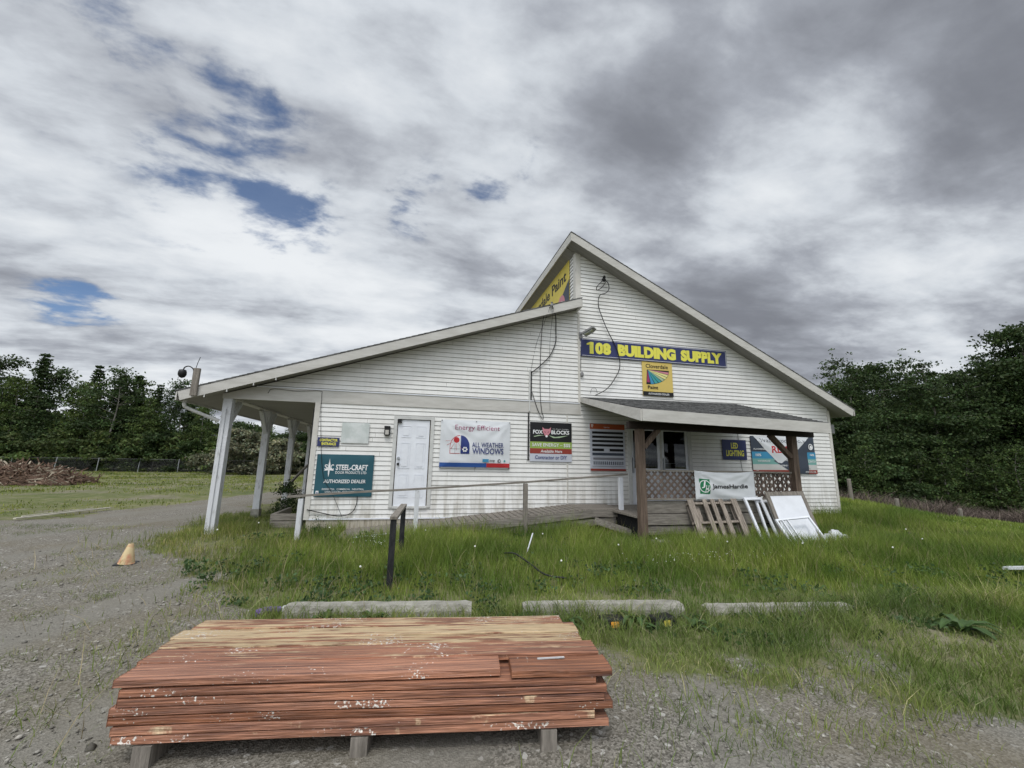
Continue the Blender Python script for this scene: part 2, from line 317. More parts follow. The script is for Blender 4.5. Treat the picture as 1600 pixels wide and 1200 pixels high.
# ------------------------------------------------------------------ terrain
def sst(x,a,b):
    t=np.clip((x-a)/(b-a),0,1); return t*t*(3-2*t)
def vn(x,y,s=1.0,seed=0):      # cheap smooth value noise
    x=np.asarray(x,float)*s+seed*17.3; y=np.asarray(y,float)*s+seed*9.1
    xi=np.floor(x).astype(int); yi=np.floor(y).astype(int); fx=x-xi; fy=y-yi; fx=fx*fx*(3-2*fx); fy=fy*fy*(3-2*fy)
    def h(a,b):
        n=(a*374761393+b*668265263+seed*974711)&0x7fffffff; n=((n^(n>>13))*1274126177)&0x7fffffff
        return ((n^(n>>16))&0xffff)/65535.
    return (h(xi,yi)*(1-fx)+h(xi+1,yi)*fx)*(1-fy)+(h(xi,yi+1)*(1-fx)+h(xi+1,yi+1)*fx)*fy
def gz(x,y):
    x=np.asarray(x,float);y=np.asarray(y,float)
    z=-.078*np.clip(x-13.5,0,22)*sst(x,13,17)
    z=z+.05*(vn(x,y,.35,3)-.5)*sst(np.hypot(x,y),4,12)+.03*(vn(x,y,1.1,5)-.5)
    z=z+.42*np.exp(-((x-18.5)/3.2)**2-((y-15.5)/3.5)**2)
    z=z-.04*np.exp(-((x+6.8)/1.6)**2)*sst(y,3,9)
    return z
def polydist(x,y,P):
    x=np.asarray(x,float);y=np.asarray(y,float);d=np.full(x.shape,1e9);ins=np.zeros(x.shape,bool)
    n=len(P)
    for i in range(n):
        ax,ay=P[i];bx,by=P[(i+1)%n]
        t=np.clip(((x-ax)*(bx-ax)+(y-ay)*(by-ay))/((bx-ax)**2+(by-ay)**2),0,1)
        d=np.minimum(d,np.hypot(x-ax-t*(bx-ax),y-ay-t*(by-ay)))
        c=((ay>y)!=(by>y))&(x<(bx-ax)*(y-ay)/((by-ay) if by!=ay else 1e-9)+ax)
        ins^=c
    return np.where(ins,d,-d)
ROAD=[(-30,-6),(-14,4),(-11,9),(-9.6,12.2),(-8.6,14),(-7.6,17.5),(-6.2,21.6),(-5.5,27),(-2.0,40),(2,40),(-2.0,27),(-3.4,21),(-4.6,15.5),(-5.25,13.2),(-5.2,11.8),(-4.6,9.3),(-3.6,7.6),(-2.6,6.6),(-1.8,5.3),(-1.2,4.3),(1.6,3.75),(3.0,3.3),(3.9,2.75),(4.8,2.0),(12,-2.5),(20,-6)]
def gravel(x,y):     # 1 = bare gravel
    d=polydist(x,y,ROAD)+.9*(vn(x,y,.9,1)-.5)+.7*(vn(x,y,2.7,2)-.5)
    return sst(d,-.35,.45)
def build_ground():
    def axis(a,b,near0,near1,fine,ratio=1.12):
        xs=list(np.arange(near0,near1,fine));st=fine;x=near1
        while x<b: xs.append(x);st*=ratio;x+=st
        xs.append(b);st=fine;x=near0-fine*ratio;L=[]
        while x>a: L.append(x);st*=ratio;x-=st
        L.append(a);return np.array(L[::-1]+xs)
    X=axis(-900,900,-11,14,.13);Y=axis(-400,1500,1.2,15,.13)
    gx,gy=np.meshgrid(X,Y);g=gravel(gx,gy);z=gz(gx,gy)+.02*(vn(gx,gy,4,7)-.5)*sst(-np.hypot(gx,gy),-16,-12)
    v=np.stack([gx.ravel(),gy.ravel(),z.ravel()],1);nx,ny=len(X),len(Y)
    i=np.arange(nx-1)[None,:]+np.arange(ny-1)[:,None]*nx
    f=np.stack([i,i+1,i+nx+1,i+nx],-1).reshape(-1,4)
    me=bpy.data.meshes.new('ground');me.vertices.add(len(v));me.vertices.foreach_set('co',v.ravel())
    me.loops.add(f.size);me.loops.foreach_set('vertex_index',f.ravel());me.polygons.add(len(f))
    me.polygons.foreach_set('loop_start',np.arange(0,f.size,4));me.polygons.foreach_set('loop_total',np.full(len(f),4))
    me.polygons.foreach_set('use_smooth',[True]*len(f));me.update()
    a=me.attributes.new('gravel_cover','FLOAT','POINT');a.data.foreach_set('value',g.ravel())
    M=bpy.data.materials.new('ground');M.use_nodes=True;nt=M.node_tree;N=nt.nodes;L=nt.links;b=N['Principled BSDF'];b.inputs['Roughness'].default_value=.95;b.inputs['Specular IOR Level'].default_value=.15
    tc=N.new('ShaderNodeTexCoord')
    def noise(s,d=6,r=.6):
        q=N.new('ShaderNodeTexNoise');L.new(tc.outputs['Object'],q.inputs['Vector']);q.inputs['Scale'].default_value=s;q.inputs['Detail'].default_value=d;q.inputs['Roughness'].default_value=r;return q.outputs['Fac']
    def mix(f,a,b2):
        q=N.new('ShaderNodeMix');q.data_type='RGBA'
        if isinstance(f,float): q.inputs[0].default_value=f
        else: L.new(f,q.inputs[0])
        for i,c in ((6,a),(7,b2)):
            if isinstance(c,tuple): q.inputs[i].default_value=(*c,1)
            else: L.new(c,q.inputs[i])
        return q.outputs[2]
    def mr(v,a,b2):
        q=N.new('ShaderNodeMapRange');L.new(v,q.inputs[0]);q.inputs[1].default_value=a;q.inputs[2].default_value=b2;return q.outputs[0]
    vo=N.new('ShaderNodeTexVoronoi');L.new(tc.outputs['Object'],vo.inputs['Vector']);vo.inputs['Scale'].default_value=85
    vo2=N.new('ShaderNodeTexVoronoi');L.new(tc.outputs['Object'],vo2.inputs['Vector']);vo2.inputs['Scale'].default_value=34
    sp=N.new('ShaderNodeSeparateColor');L.new(vo.outputs['Color'],sp.inputs[0])
    gr=mix(mr(sp.outputs[0],.1,1.),(.095,.087,.072),(.28,.26,.225))
    sp2=N.new('ShaderNodeSeparateColor');L.new(vo2.outputs['Color'],sp2.inputs[0])
    gr=mix(mr(sp2.outputs[1],.965,.98),gr,(.38,.365,.335))
    gr=mix(mr(noise(.7),.42,.66),gr,mix(.6,gr,(.15,.13,.09)))
    far=mix(mr(noise(.22,5),.38,.62),(.085,.105,.036),(.165,.17,.068))
    far=mix(mr(noise(2.2,8,.7),.50,.66),far,(.215,.195,.12))
    far=mix(mr(noise(9,6,.7),.52,.68),far,(.07,.095,.03))
    far=mix(mr(noise(.45,7,.68),.50,.62),far,mix(mr(noise(3,8,.75),.4,.62),(.13,.12,.085),(.24,.22,.15)))
    rut=N.new('ShaderNodeTexWave');rm=N.new('ShaderNodeMapping');rm.inputs['Rotation'].default_value=(0,0,.35);L.new(tc.outputs['Object'],rm.inputs[0]);L.new(rm.outputs[0],rut.inputs['Vector']);rut.inputs['Scale'].default_value=.17;rut.inputs['Distortion'].default_value=3.5;rut.inputs['Detail'].default_value=3;rut.inputs['Detail Scale'].default_value=.6
    gr=mix(mr(rut.outputs['Fac'],.62,.95),gr,mix(.55,gr,(.20,.19,.165)))
    at=N.new('ShaderNodeAttribute');at.attribute_name='gravel_cover'
    s=N.new('ShaderNodeMath');s.operation='ADD';L.new(at.outputs['Fac'],s.inputs[0])
    q=N.new('ShaderNodeMath');q.operation='MULTIPLY_ADD';L.new(noise(5,8,.7),q.inputs[0]);q.inputs[1].default_value=1.5;q.inputs[2].default_value=-.75;L.new(q.outputs[0],s.inputs[1])
    L.new(mix(mr(s.outputs[0],.35,.65),far,gr),b.inputs['Base Color'])
    bp=N.new('ShaderNodeBump');bp.inputs['Strength'].default_value=.55;bp.inputs['Distance'].default_value=.012
    h=N.new('ShaderNodeMath');h.operation='ADD';L.new(vo.outputs['Distance'],h.inputs[0]);L.new(noise(14,8,.75),h.inputs[1]);L.new(h.outputs[0],bp.inputs['Height']);L.new(bp.outputs[0],b.inputs['Normal'])
    me.materials.append(M);o=bpy.data.objects.new('ground',me);C.objects.link(o);o['kind']='structure'
build_ground()
# ------------------------------------------------------------------ the building
FY=10.15; OV=9.75
SL=(5.92-2.89)/(4.12+4.82)          # wing roof slope
def wing_top(x): return 2.89+SL*(x+4.82)
SU=(7.80-3.33)/(12.94-3.88)
def main_top(x): return 7.80-SU*(x-3.88)
BLD=thing('store_building','white sided store with a tall half gable and a covered walkway on its left','building',(4,FY,0))
PITCH=.108; Z0=.25
def courses(mb,zlo,zhi,xl,xr,openings,to3,seed=1):
    """lapped siding between zlo and zhi; xl(z), xr(z) give the ends; to3(x,out,z) -> point"""
    rs=random.Random(seed);k0=math.floor((zlo-Z0)/PITCH+1e-6);z=Z0+k0*PITCH
    while z<zhi-1e-4:
        a,b=max(z,zlo),min(z+PITCH,zhi)
        br=sorted({a,b}|{q for o in openings for q in (o[2],o[3]) if a<q<b})
        for s0,s1 in zip(br,br[1:]):
            if s1-s0<1e-4: continue
            mid=(s0+s1)/2;iv=[(None,None)];cuts=sorted((o[0],o[1]) for o in openings if o[2]<mid<o[3])
            segs=[];cur=None
            for c0,c1 in cuts: segs.append((cur,c0));cur=c1
            segs.append((cur,None))
            for l,r in segs:
                L0=xl(s0) if l is None else l;L1=xl(s1) if l is None else l
                R0=xr(s0) if r is None else r;R1=xr(s1) if r is None else r
                if R0-L0<.005 or (R1-L1)<-.3: continue
                R1=max(R1,L1)
                def out(zz): t=(zz-z)/PITCH; return .018-.016*t
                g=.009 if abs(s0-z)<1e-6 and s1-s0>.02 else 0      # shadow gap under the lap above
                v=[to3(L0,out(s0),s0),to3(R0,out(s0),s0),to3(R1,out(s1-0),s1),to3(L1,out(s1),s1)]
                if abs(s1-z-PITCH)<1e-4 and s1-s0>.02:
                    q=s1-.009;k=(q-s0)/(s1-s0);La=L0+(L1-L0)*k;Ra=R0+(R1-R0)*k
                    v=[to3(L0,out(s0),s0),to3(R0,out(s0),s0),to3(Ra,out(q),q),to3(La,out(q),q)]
                    mb.add([to3(La,out(q),q),to3(Ra,out(q),q),to3(R1,out(s1)-.004,s1),to3(L1,out(s1)-.004,s1)],[(0,1,2,3)],LIP)  # dark strip painting the shadow line below each lap
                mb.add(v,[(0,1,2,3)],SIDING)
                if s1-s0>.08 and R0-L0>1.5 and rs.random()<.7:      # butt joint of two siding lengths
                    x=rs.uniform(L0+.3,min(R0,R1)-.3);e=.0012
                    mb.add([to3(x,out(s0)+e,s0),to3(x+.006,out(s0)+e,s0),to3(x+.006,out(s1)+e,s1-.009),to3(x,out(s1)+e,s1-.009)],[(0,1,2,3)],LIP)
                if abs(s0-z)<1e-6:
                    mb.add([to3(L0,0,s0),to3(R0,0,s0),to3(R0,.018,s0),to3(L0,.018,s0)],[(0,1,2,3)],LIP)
        z+=PITCH
front=lambda x,o,z:(x,FY-o,z)
OPEN_A=[(-.47,.41,.53,2.58)];OPEN_C=[(5.60,7.47,.46,2.67)]
mb=MB()
courses(mb,.25,2.83,lambda z:-2.2,lambda z:4.2,OPEN_A,front)
part('wall',mb,BLD)
mb=MB()
courses(mb,3.12,5.75,lambda z:max(-4.0,(z+.20-2.89)/SL-4.82),lambda z:4.2,[],front)
part('wing_gable_wall',mb,BLD)
mb=MB()
courses(mb,.25,7.6,lambda z:4.2 if z<5.8 else 4.15,lambda z:min(12.44,3.88+(7.80-.2-z)/SU),OPEN_C,front)
part('main_gable_wall',mb,BLD)
# clerestory wall facing left, side and back walls
mb=MB(); courses(mb,5.8,7.56,lambda z:FY,lambda z:22.,[],lambda x,o,z:(4.15-o,x,z)); part('clerestory_wall',mb,BLD)
mb=MB(); courses(mb,.25,2.84,lambda z:FY,lambda z:22.,[],lambda x,o,z:(-2.2-o,x,z))
courses(mb,.25,3.3,lambda z:FY,lambda z:22.,[],lambda x,o,z:(12.44+o,x,z))
mb.add([(-2.2,22,0),(12.44,22,0),(12.44,22,main_top(12.44)-.1),(4.15,22,main_top(4.15)-.1),(4.15,22,wing_top(4.15)-.1),(-2.2,22,wing_top(-2.2)-.1)],[(0,1,2,3,4,5)],SIDING)
part('side_wall',mb,BLD)
# foundation skirt of upright boards
mb=MB();x=-2.2
while x<12.4:
    w=.14+.02*random.random(); mb.box(x,min(x+w,12.44),FY-.004+.006*random.random(),FY+.06,-.12,.248,SKIRT); x+=w+.006
mb.box(-2.2,12.44,FY+.03,FY+.09,-.2,.24,DARKIN)
mb.box(-2.2,-2.14,FY,22,-.2,.248,SKIRT);mb.box(12.38,12.44,FY,22,-.2,.248,SKIRT)
part('skirt',mb,BLD)
mb=MB();mb.prism([(-4.15,2.83),(4.2,2.83),(4.2,3.12),(-3.55,3.12),(-4.15,wing_top(-4.15)-.19)],FY-.03,FY+.04,FASC)
mb.box(-3.5,4.2,FY-.045,FY-.031,3.12,3.14,WHITE); part('band_board',mb,BLD)
def trim(nm,x0,x1,z0,z1,m=TRIM,d=.03):
    mb=MB();mb.box(x0,x1,FY-d,FY+.02,z0,z1,m);return part(nm,mb,BLD)
trim('corner_trim',-2.26,-2.15,.25,2.83);trim('corner_trim',12.38,12.47,.25,main_top(12.47)-.24)
trim('corner_trim',3.83,3.87,.27,2.83,d=.022)
trim('corner_trim',4.17,4.23,2.83,5.68,d=.026);
mb=MB();mb.box(4.12,4.27,FY-.03,FY+.01,5.9,7.42,TRIM);mb.box(4.12,4.149,FY+.01,FY+.16,5.9,7.5,TRIM);part('corner_trim',mb,BLD)
mb=MB();mb.box(-2.15,4.17,FY-.026,FY,.245,.275,WHITE);part('starter_strip',mb,BLD)
# roofs
def roof_slab(name,x0,x1,top,y0,y1,sl):
    mb=MB();n=40
    mb.prism([(x0,top(x0)),(x1,top(x1)),(x1,top(x1)+.022),(x0,top(x0)+.022)],y0,y1,SHING)
    L=x1-x0;k=int(L/.14)                         # shingle courses
    for i in range(k):
        a=x0+L*i/k;b=a+L/k*1.02
        if b>x1: b=x1
        za,zb=top(a)+.022,top(b)+.022
        up=(a,b) if top(b)<top(a) else (b,a)
        mb.prism(sorted([(a,za),(b,zb),(b,zb+(.012 if sl>0 else .003)),(a,za+(.012 if sl<0 else .003))],key=lambda p:0),y0+.004,y1-.004,SHING)
    return part(name,mb,BLD)
roof_slab('wing_roof',-4.86,4.149,wing_top,OV-.03,22.5,-1)
roof_slab('main_roof',3.84,12.99,main_top,OV-.03,22.5,1)
mb=MB()
mb.prism([(-4.82,2.885),(4.12,5.915),(4.12,5.69),(-4.76,2.70)],OV-.022,OV,FASC)
mb.box(-4.845,-4.821,OV-.02,22.5,2.70,2.885,FASC)
part('wing_fascia',mb,BLD)
mb=MB()
mb.prism([(3.875,7.795),(12.94,3.325),(12.87,3.13),(3.86,7.575)],OV-.022,OV,FASC)
mb.box(3.84,3.874,OV-.02,22.5,7.57,7.80,FASC)
mb.box(12.94,12.965,OV-.02,22.5,3.14,3.33,FASC)
part('main_fascia',mb,BLD)
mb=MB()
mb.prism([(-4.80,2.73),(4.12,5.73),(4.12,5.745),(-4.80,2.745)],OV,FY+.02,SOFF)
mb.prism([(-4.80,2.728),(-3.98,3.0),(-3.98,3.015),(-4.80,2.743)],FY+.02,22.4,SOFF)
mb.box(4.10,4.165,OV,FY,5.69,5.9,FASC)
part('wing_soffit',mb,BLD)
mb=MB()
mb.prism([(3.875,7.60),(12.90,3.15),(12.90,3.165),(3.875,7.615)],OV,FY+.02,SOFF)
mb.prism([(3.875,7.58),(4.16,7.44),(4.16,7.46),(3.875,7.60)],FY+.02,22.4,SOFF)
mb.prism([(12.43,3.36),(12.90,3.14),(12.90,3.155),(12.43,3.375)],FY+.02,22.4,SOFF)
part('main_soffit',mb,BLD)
# covered walkway
mb=MB();mb.box(-3.93,-2.2,FY+.04,22.4,2.86,2.88,SOFF);part('walkway_ceiling',mb,BLD)
mb=MB();mb.box(-4.15,-3.93,FY+.04,22.4,2.83,2.98,FASC);part('walkway_beam',mb,BLD)
for i in range(5):
    y=FY+2.55*i;mb=MB();zb=0 if i==0 else .2
    if i==0:
        mb.box(-4.13,-3.95,y-.02,y+.16,-.1,2.829,POSTW)
        mb.box(-4.085,-4.035,y-.045,y-.021,.05,2.6,POSTW);mb.box(-3.99,-3.95,y-.03,y-.021,.12,2.0,POSTW)
    else: mb.box(-4.12,-3.96,y,y+.16,zb,2.829,POSTW)
    p=part('post',mb,BLD); bevel(p,.006)
    if i:
        f=MB();f.box(-4.14,-3.94,y-.02,y+.18,-.1,.2,CONC);part('footing',f,p)
    for s in (-1,1):
        if i==0 and s<0: continue
        mb=MB();yy=y+.08;mb.bar((-4.04,yy+s*.06,2.24),(-4.04,yy+s*.56,2.81),.09,.10,POSTW,up=(1,0,0));part('brace',mb,BLD)
mb=MB();mb.bar((-4.02,FY+5.15,.62),(-4.02,FY+7.65,1.28),.05,.09,GREYW);part('walkway_rail',mb,BLD)
mb=MB();mb.tube(catm([(-4.74,9.9,2.74),(-4.74,9.9,2.62),(-4.66,9.95,2.55),(-4.15,10.13,2.33)],5),.035,FRAMEW,8);part('downspout',mb,BLD)
mb=MB();mb.tube([(-2.29,10.3,.05),(-2.29,10.3,2.7)],.035,BLACK,8);part('drain_pipe',mb,BLD)
# contractor door
mb=MB()
for a in ((-.50,-.42,.50,2.60),(.36,.44,.50,2.60)): mb.box(a[0],a[1],FY-.045,FY+.06,a[2],a[3],FRAMEW)
mb.box(-.42,.36,FY-.045,FY+.06,2.53,2.60,FRAMEW);mb.box(-.42,.36,FY-.06,FY+.06,.48,.525,FRAMEW);part('door_frame',mb,BLD)
mb=MB();mb.box(-.42,.36,FY+.03,FY+.06,.525,2.53,GREYW);part('door_stop',mb,BLD)
mb=MB();DX0,DX1=-.40,.335
mb.box(DX0,DX1,FY-.012,FY+.029,.53,2.515,WHITE)
dr=part('entry_door',mb,BLD)
mb=MB()
for cx in (-.205,.14):
    for z0,z1 in ((.72,1.25),(1.38,1.98),(2.10,2.38)):
        w=.115
        for x0,x1,a,b in ((cx-w,cx-w+.018,z0,z1),(cx+w-.018,cx+w,z0,z1),(cx-w+.018,cx+w-.018,z0,z0+.018),(cx-w+.018,cx+w-.018,z1-.018,z1)): mb.box(x0,x1,FY-.020,FY-.011,a,b,WHITE)
        mb.box(cx-w+.045,cx+w-.045,FY-.024,FY-.011,z0+.045,z1-.045,WHITE)
part('raised_panel',mb,dr)
for z,m in ((1.62,GALV),(1.48,BLACK)):
    mb=MB();mb.tube([(-.345,FY-.012,z),(-.345,FY-.03,z),(-.345,FY-.07,z)],.03,m,10);part('door_knob' if z<1.5 else 'deadbolt',mb,dr)
mb=MB();mb.box(-.41,-.32,FY-.075,FY-.013,2.44,2.52,BLACK);part('door_closer',mb,dr)
# glazed double entrance on the porch with a dim room behind
mb=MB();x0,x1,y0,y1,z0,z1=5.55,7.5,FY+.05,FY+1.6,.46,2.7
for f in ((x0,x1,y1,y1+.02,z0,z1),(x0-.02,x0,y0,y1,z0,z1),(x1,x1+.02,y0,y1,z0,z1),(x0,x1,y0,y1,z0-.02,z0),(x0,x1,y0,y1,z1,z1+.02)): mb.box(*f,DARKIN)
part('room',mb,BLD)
mb=MB()
for k in range(2):
    z=1.62+.0*k; mb.box(5.75+.9*k,6.45+.85*k,FY+.35,FY+.6,z-.02,z,PAPER)
mb.box(6.2,6.42,FY+.4,FY+.55,1.75,1.95,CARD);mb.box(6.66,6.78,FY+.3,FY+.34,1.72,1.88,PAPER);mb.box(5.9,6.5,FY+.5,FY+.7,1.2,1.58,CARD);mb.box(6.8,7.2,FY+.5,FY+.7,1.35,1.6,GREYM)
part('shelf',mb,BLD)
mb=MB()
for a in ((5.56,5.66,.46,2.70),(7.40,7.50,.46,2.70)): mb.box(a[0],a[1],FY-.05,FY+.06,a[2],a[3],FRAMEW)
mb.box(5.66,7.40,FY-.05,FY+.06,2.58,2.70,FRAMEW);mb.box(6.53,6.58,FY-.03,FY+.05,.48,2.58,FRAMEW);part('entrance_frame',mb,BLD)
for a,b in ((5.665,6.525),(6.585,7.395)):
    mb=MB()
    mb.box(a,a+.07,FY-.01,FY+.03,.48,2.56,WHITE);mb.box(b-.07,b,FY-.01,FY+.03,.48,2.56,WHITE)
    mb.box(a+.07,b-.07,FY-.01,FY+.03,2.48,2.56,WHITE);mb.box(a+.07,b-.07,FY-.01,FY+.03,.48,1.47,WHITE)
    d=part('glass_door',mb,BLD)
    mb=MB();mb.box(a+.071,b-.071,FY+.005,FY+.011,1.471,2.479,GLASS);part('pane',mb,d)
    mb=MB();mb.box(a+.02,a+.05,FY-.07,FY-.012,1.35,1.75,GALV);part('pull_handle',mb,d)
# ------------------------------------------------------------------ porch
def porch():
    P=thing('porch','open timber porch with a shingled shed roof over the glass entrance','porch',(6.6,8.9,0))
    ez=lambda x:2.655-.10*(x-4.35)/4.55
    A=[(4.25,FY,3.30),(9.05,FY,3.36),(8.92,7.28,ez(8.92)),(4.33,7.28,2.66)]
    def lerp(t,s):
        a=Vector(A[0]).lerp(Vector(A[1]),s);b=Vector(A[3]).lerp(Vector(A[2]),s);return a.lerp(b,t)
    mb=MB();k=22
    for i in range(k):
        t0,t1=i/k,(i+1)/k
        p=[lerp(t0,0),lerp(t0,1),lerp(t1,1),lerp(t1,0)]
        u=[Vector((0,0,.006)),Vector((0,0,.006)),Vector((0,0,.020)),Vector((0,0,.020))]
        v=[a+b for a,b in zip(p,u)];mb.add(v,[(0,3,2,1)],SHING)
        mb.add([v[3],v[2],p[2]+Vector((0,0,.004)),p[3]+Vector((0,0,.004))],[(0,3,2,1)],SHING)
    q=[Vector(a) for a in A];mb.add([*q,*[a-Vector((0,0,.02)) for a in q]],[(4,5,6,7),(0,3,7,4),(3,2,6,7),(2,1,5,6)],SHING)
    part('porch_roof',mb,P)
    mb=MB()
    a,b=q[3],q[2];H=Vector((0,0,.235));n=Vector((0,-.03,0))
    mb.add([a+n,b+n,b+n-H*.96,a+n-H,a,b,b-H*.96,a-H],[(0,3,2,1),(4,5,6,7),(0,1,5,4),(3,7,6,2),(0,4,7,3),(1,2,6,5)],FASC);part('eave_board',mb,P)
    for s,i,j in ((-1,0,3),(1,1,2)):
        mb=MB();a,b=q[i]-Vector((0,.02,.001)),q[j]-Vector((0,0,.001));n=Vector((s*.03,0,0));h=Vector((0,0,.13));h2=Vector((0,0,.235))
        v=[a,b,b-h2,a-h,a+n,b+n,b-h2+n,a-h+n];mb.add(v,[(0,1,2,3),(4,7,6,5),(0,4,5,1),(3,2,6,7),(0,3,7,4),(1,5,6,2)],FASC);part('rake_board',mb,P)
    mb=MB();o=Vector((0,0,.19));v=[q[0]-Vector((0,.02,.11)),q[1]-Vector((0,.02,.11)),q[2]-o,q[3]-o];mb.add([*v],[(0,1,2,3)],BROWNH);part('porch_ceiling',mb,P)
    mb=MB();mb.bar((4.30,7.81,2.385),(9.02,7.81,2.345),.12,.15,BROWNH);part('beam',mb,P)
    for x in (4.51,8.385):
        mb=MB();mb.box(x,x+.15,7.76,7.91,-.1,2.31 if x<5 else 2.28,BROWNV);bevel(part('post',mb,P),.006)
    mb=MB();mb.bar((4.66,7.83,1.93),(5.02,7.83,2.31),.09,.11,BROWNV,up=(0,1,0));part('brace',mb,P)
    mb=MB();mb.bar((8.385,7.83,1.80),(7.86,7.83,2.29),.09,.11,BROWNV,up=(0,1,0));part('brace',mb,P)
    # deck
    mb=MB();x=4.5
    while x<8.5: mb.box(x,x+.135,7.93,FY-.06,.50,.54,GREYV);x+=.142
    part('deck',mb,P)
    for z0,z1,yy in ((.60,.84,7.90),(.36,.575,7.905),(.17,.335,7.93)):
        mb=MB();mb.box(4.67,8.38,yy,yy+.04,z0,z1,GREYW);bevel(part('skirt_board',mb,P),.004)
    mb=MB();mb.box(4.62,8.45,8.1,10.0,-.1,.45,DARKIN);part('underdeck_shade_block',mb,P)  # near-black solid block painting the shade under the deck
    mb=MB();mb.box(4.66,8.385,7.84,7.92,1.44,1.475,GREYW);part('top_rail',mb,P)
    mb=MB();mb.box(4.66,8.385,7.85,7.90,.865,.90,GREYW);part('bottom_rail',mb,P)
    # lattice
    mb=MB();x0,x1,z0,z1=4.665,8.38,.90,1.44;st=.15;hgt=z1-z0
    for s,y in ((1,7.865),(-1,7.873)):
        c=x0-hgt
        while c<x1+hgt:
            a=(c,z0);b=(c+hgt,z1)
            if s<0: a,b=(c+hgt,z0),(c,z1)
            # clip to x0..x1
            def clip(p,q):
                (ax,az),(bx,bz)=p,q
                def at(x): return (x,az+(bz-az)*(x-ax)/(bx-ax))
                if ax<x0: p=at(x0)
                if ax>x1: p=at(x1)
                if bx<x0: q=at(x0)
                if bx>x1: q=at(x1)
                return p,q
            if max(a[0],b[0])>x0+.02 and min(a[0],b[0])<x1-.02:
                a,b=clip(a,b);mb.bar((a[0],y,a[1]),(b[0],y,b[1]),.007,.038,LATT,up=(0,0,1))
            c+=st
    for x in (4.68,8.36): mb.box(x-.012,x+.012,7.855,7.882,z0,z1,LATT)
    part('lattice',mb,P)
    mb=MB();mb.box(8.40,8.50,7.92,10.05,1.40,1.44,GREYV);mb.box(8.42,8.47,7.92,10.05,.86,.90,GREYV)
    y=8.05
    while y<10: mb.box(8.43,8.46,y,y+.03,.9,1.4,GREYV);y+=.12
    part('side_rail',mb,P)
porch()
# ------------------------------------------------------------------ ramp with handrail
def ramp():
    P=thing('access_ramp','weathered grey plank ramp with a handrail climbing to the porch','ramp',(1.6,9.4,0))
    zr=lambda x:.02+(x+1.5)*.098
    mb=MB();x=-1.45
    while x<4.85:
        z=min(zr(x),.54);mb.bar((x,9.02,z),(x,FY-.06,z),.128,.035,GREYV);x+=.136
    part('ramp_deck',mb,P)
    mb=MB();mb.bar((-1.5,9.0,zr(-1.5)-.07),(4.0,9.0,.555-.09),.04,.16,GREYW);mb.bar((4.0,9.0,.465),(4.9,9.0,.465),.04,.16,GREYW);part('stringer',mb,P)
    mb=MB();mb.bar((-.2,9.03,.0),(4.6,9.03,.31),.04,.14,GREYW);part('cross_board',mb,P)
    mb=MB();mb.bar((4.0,8.85,.34),(4.9,8.2,.05),.05,.13,GREYW);mb.bar((4.95,8.95,.45),(5.0,8.1,.44),.05,.2,GREYW);part('loose_brace',mb,P)
    for x,z,m,l in ((-2.08,.80,POSTW,'flaking white handrail post'),(.12,.955,POSTW,None),(2.44,1.115,GREYV,'bare grey handrail post'),(4.73,1.27,WHITE,None)):
        mb=MB();mb.box(x-.045,x+.045,8.96,9.05,-.05 if x<4 else .38,z,m);bevel(part('rail_post',mb,P,l),.004)
    mb=MB()
    pts=catm([(-2.33,9.0,.835),(-1.,9.0,.93),(.12,9.0,.99),(2.44,9.0,1.145),(4.,9.0,1.27),(4.9,9.0,1.34)],6)
    for a,b in zip(pts,pts[1:]): mb.bar(a,b,.085,.038,GREYW)
    part('handrail',mb,P)
ramp()
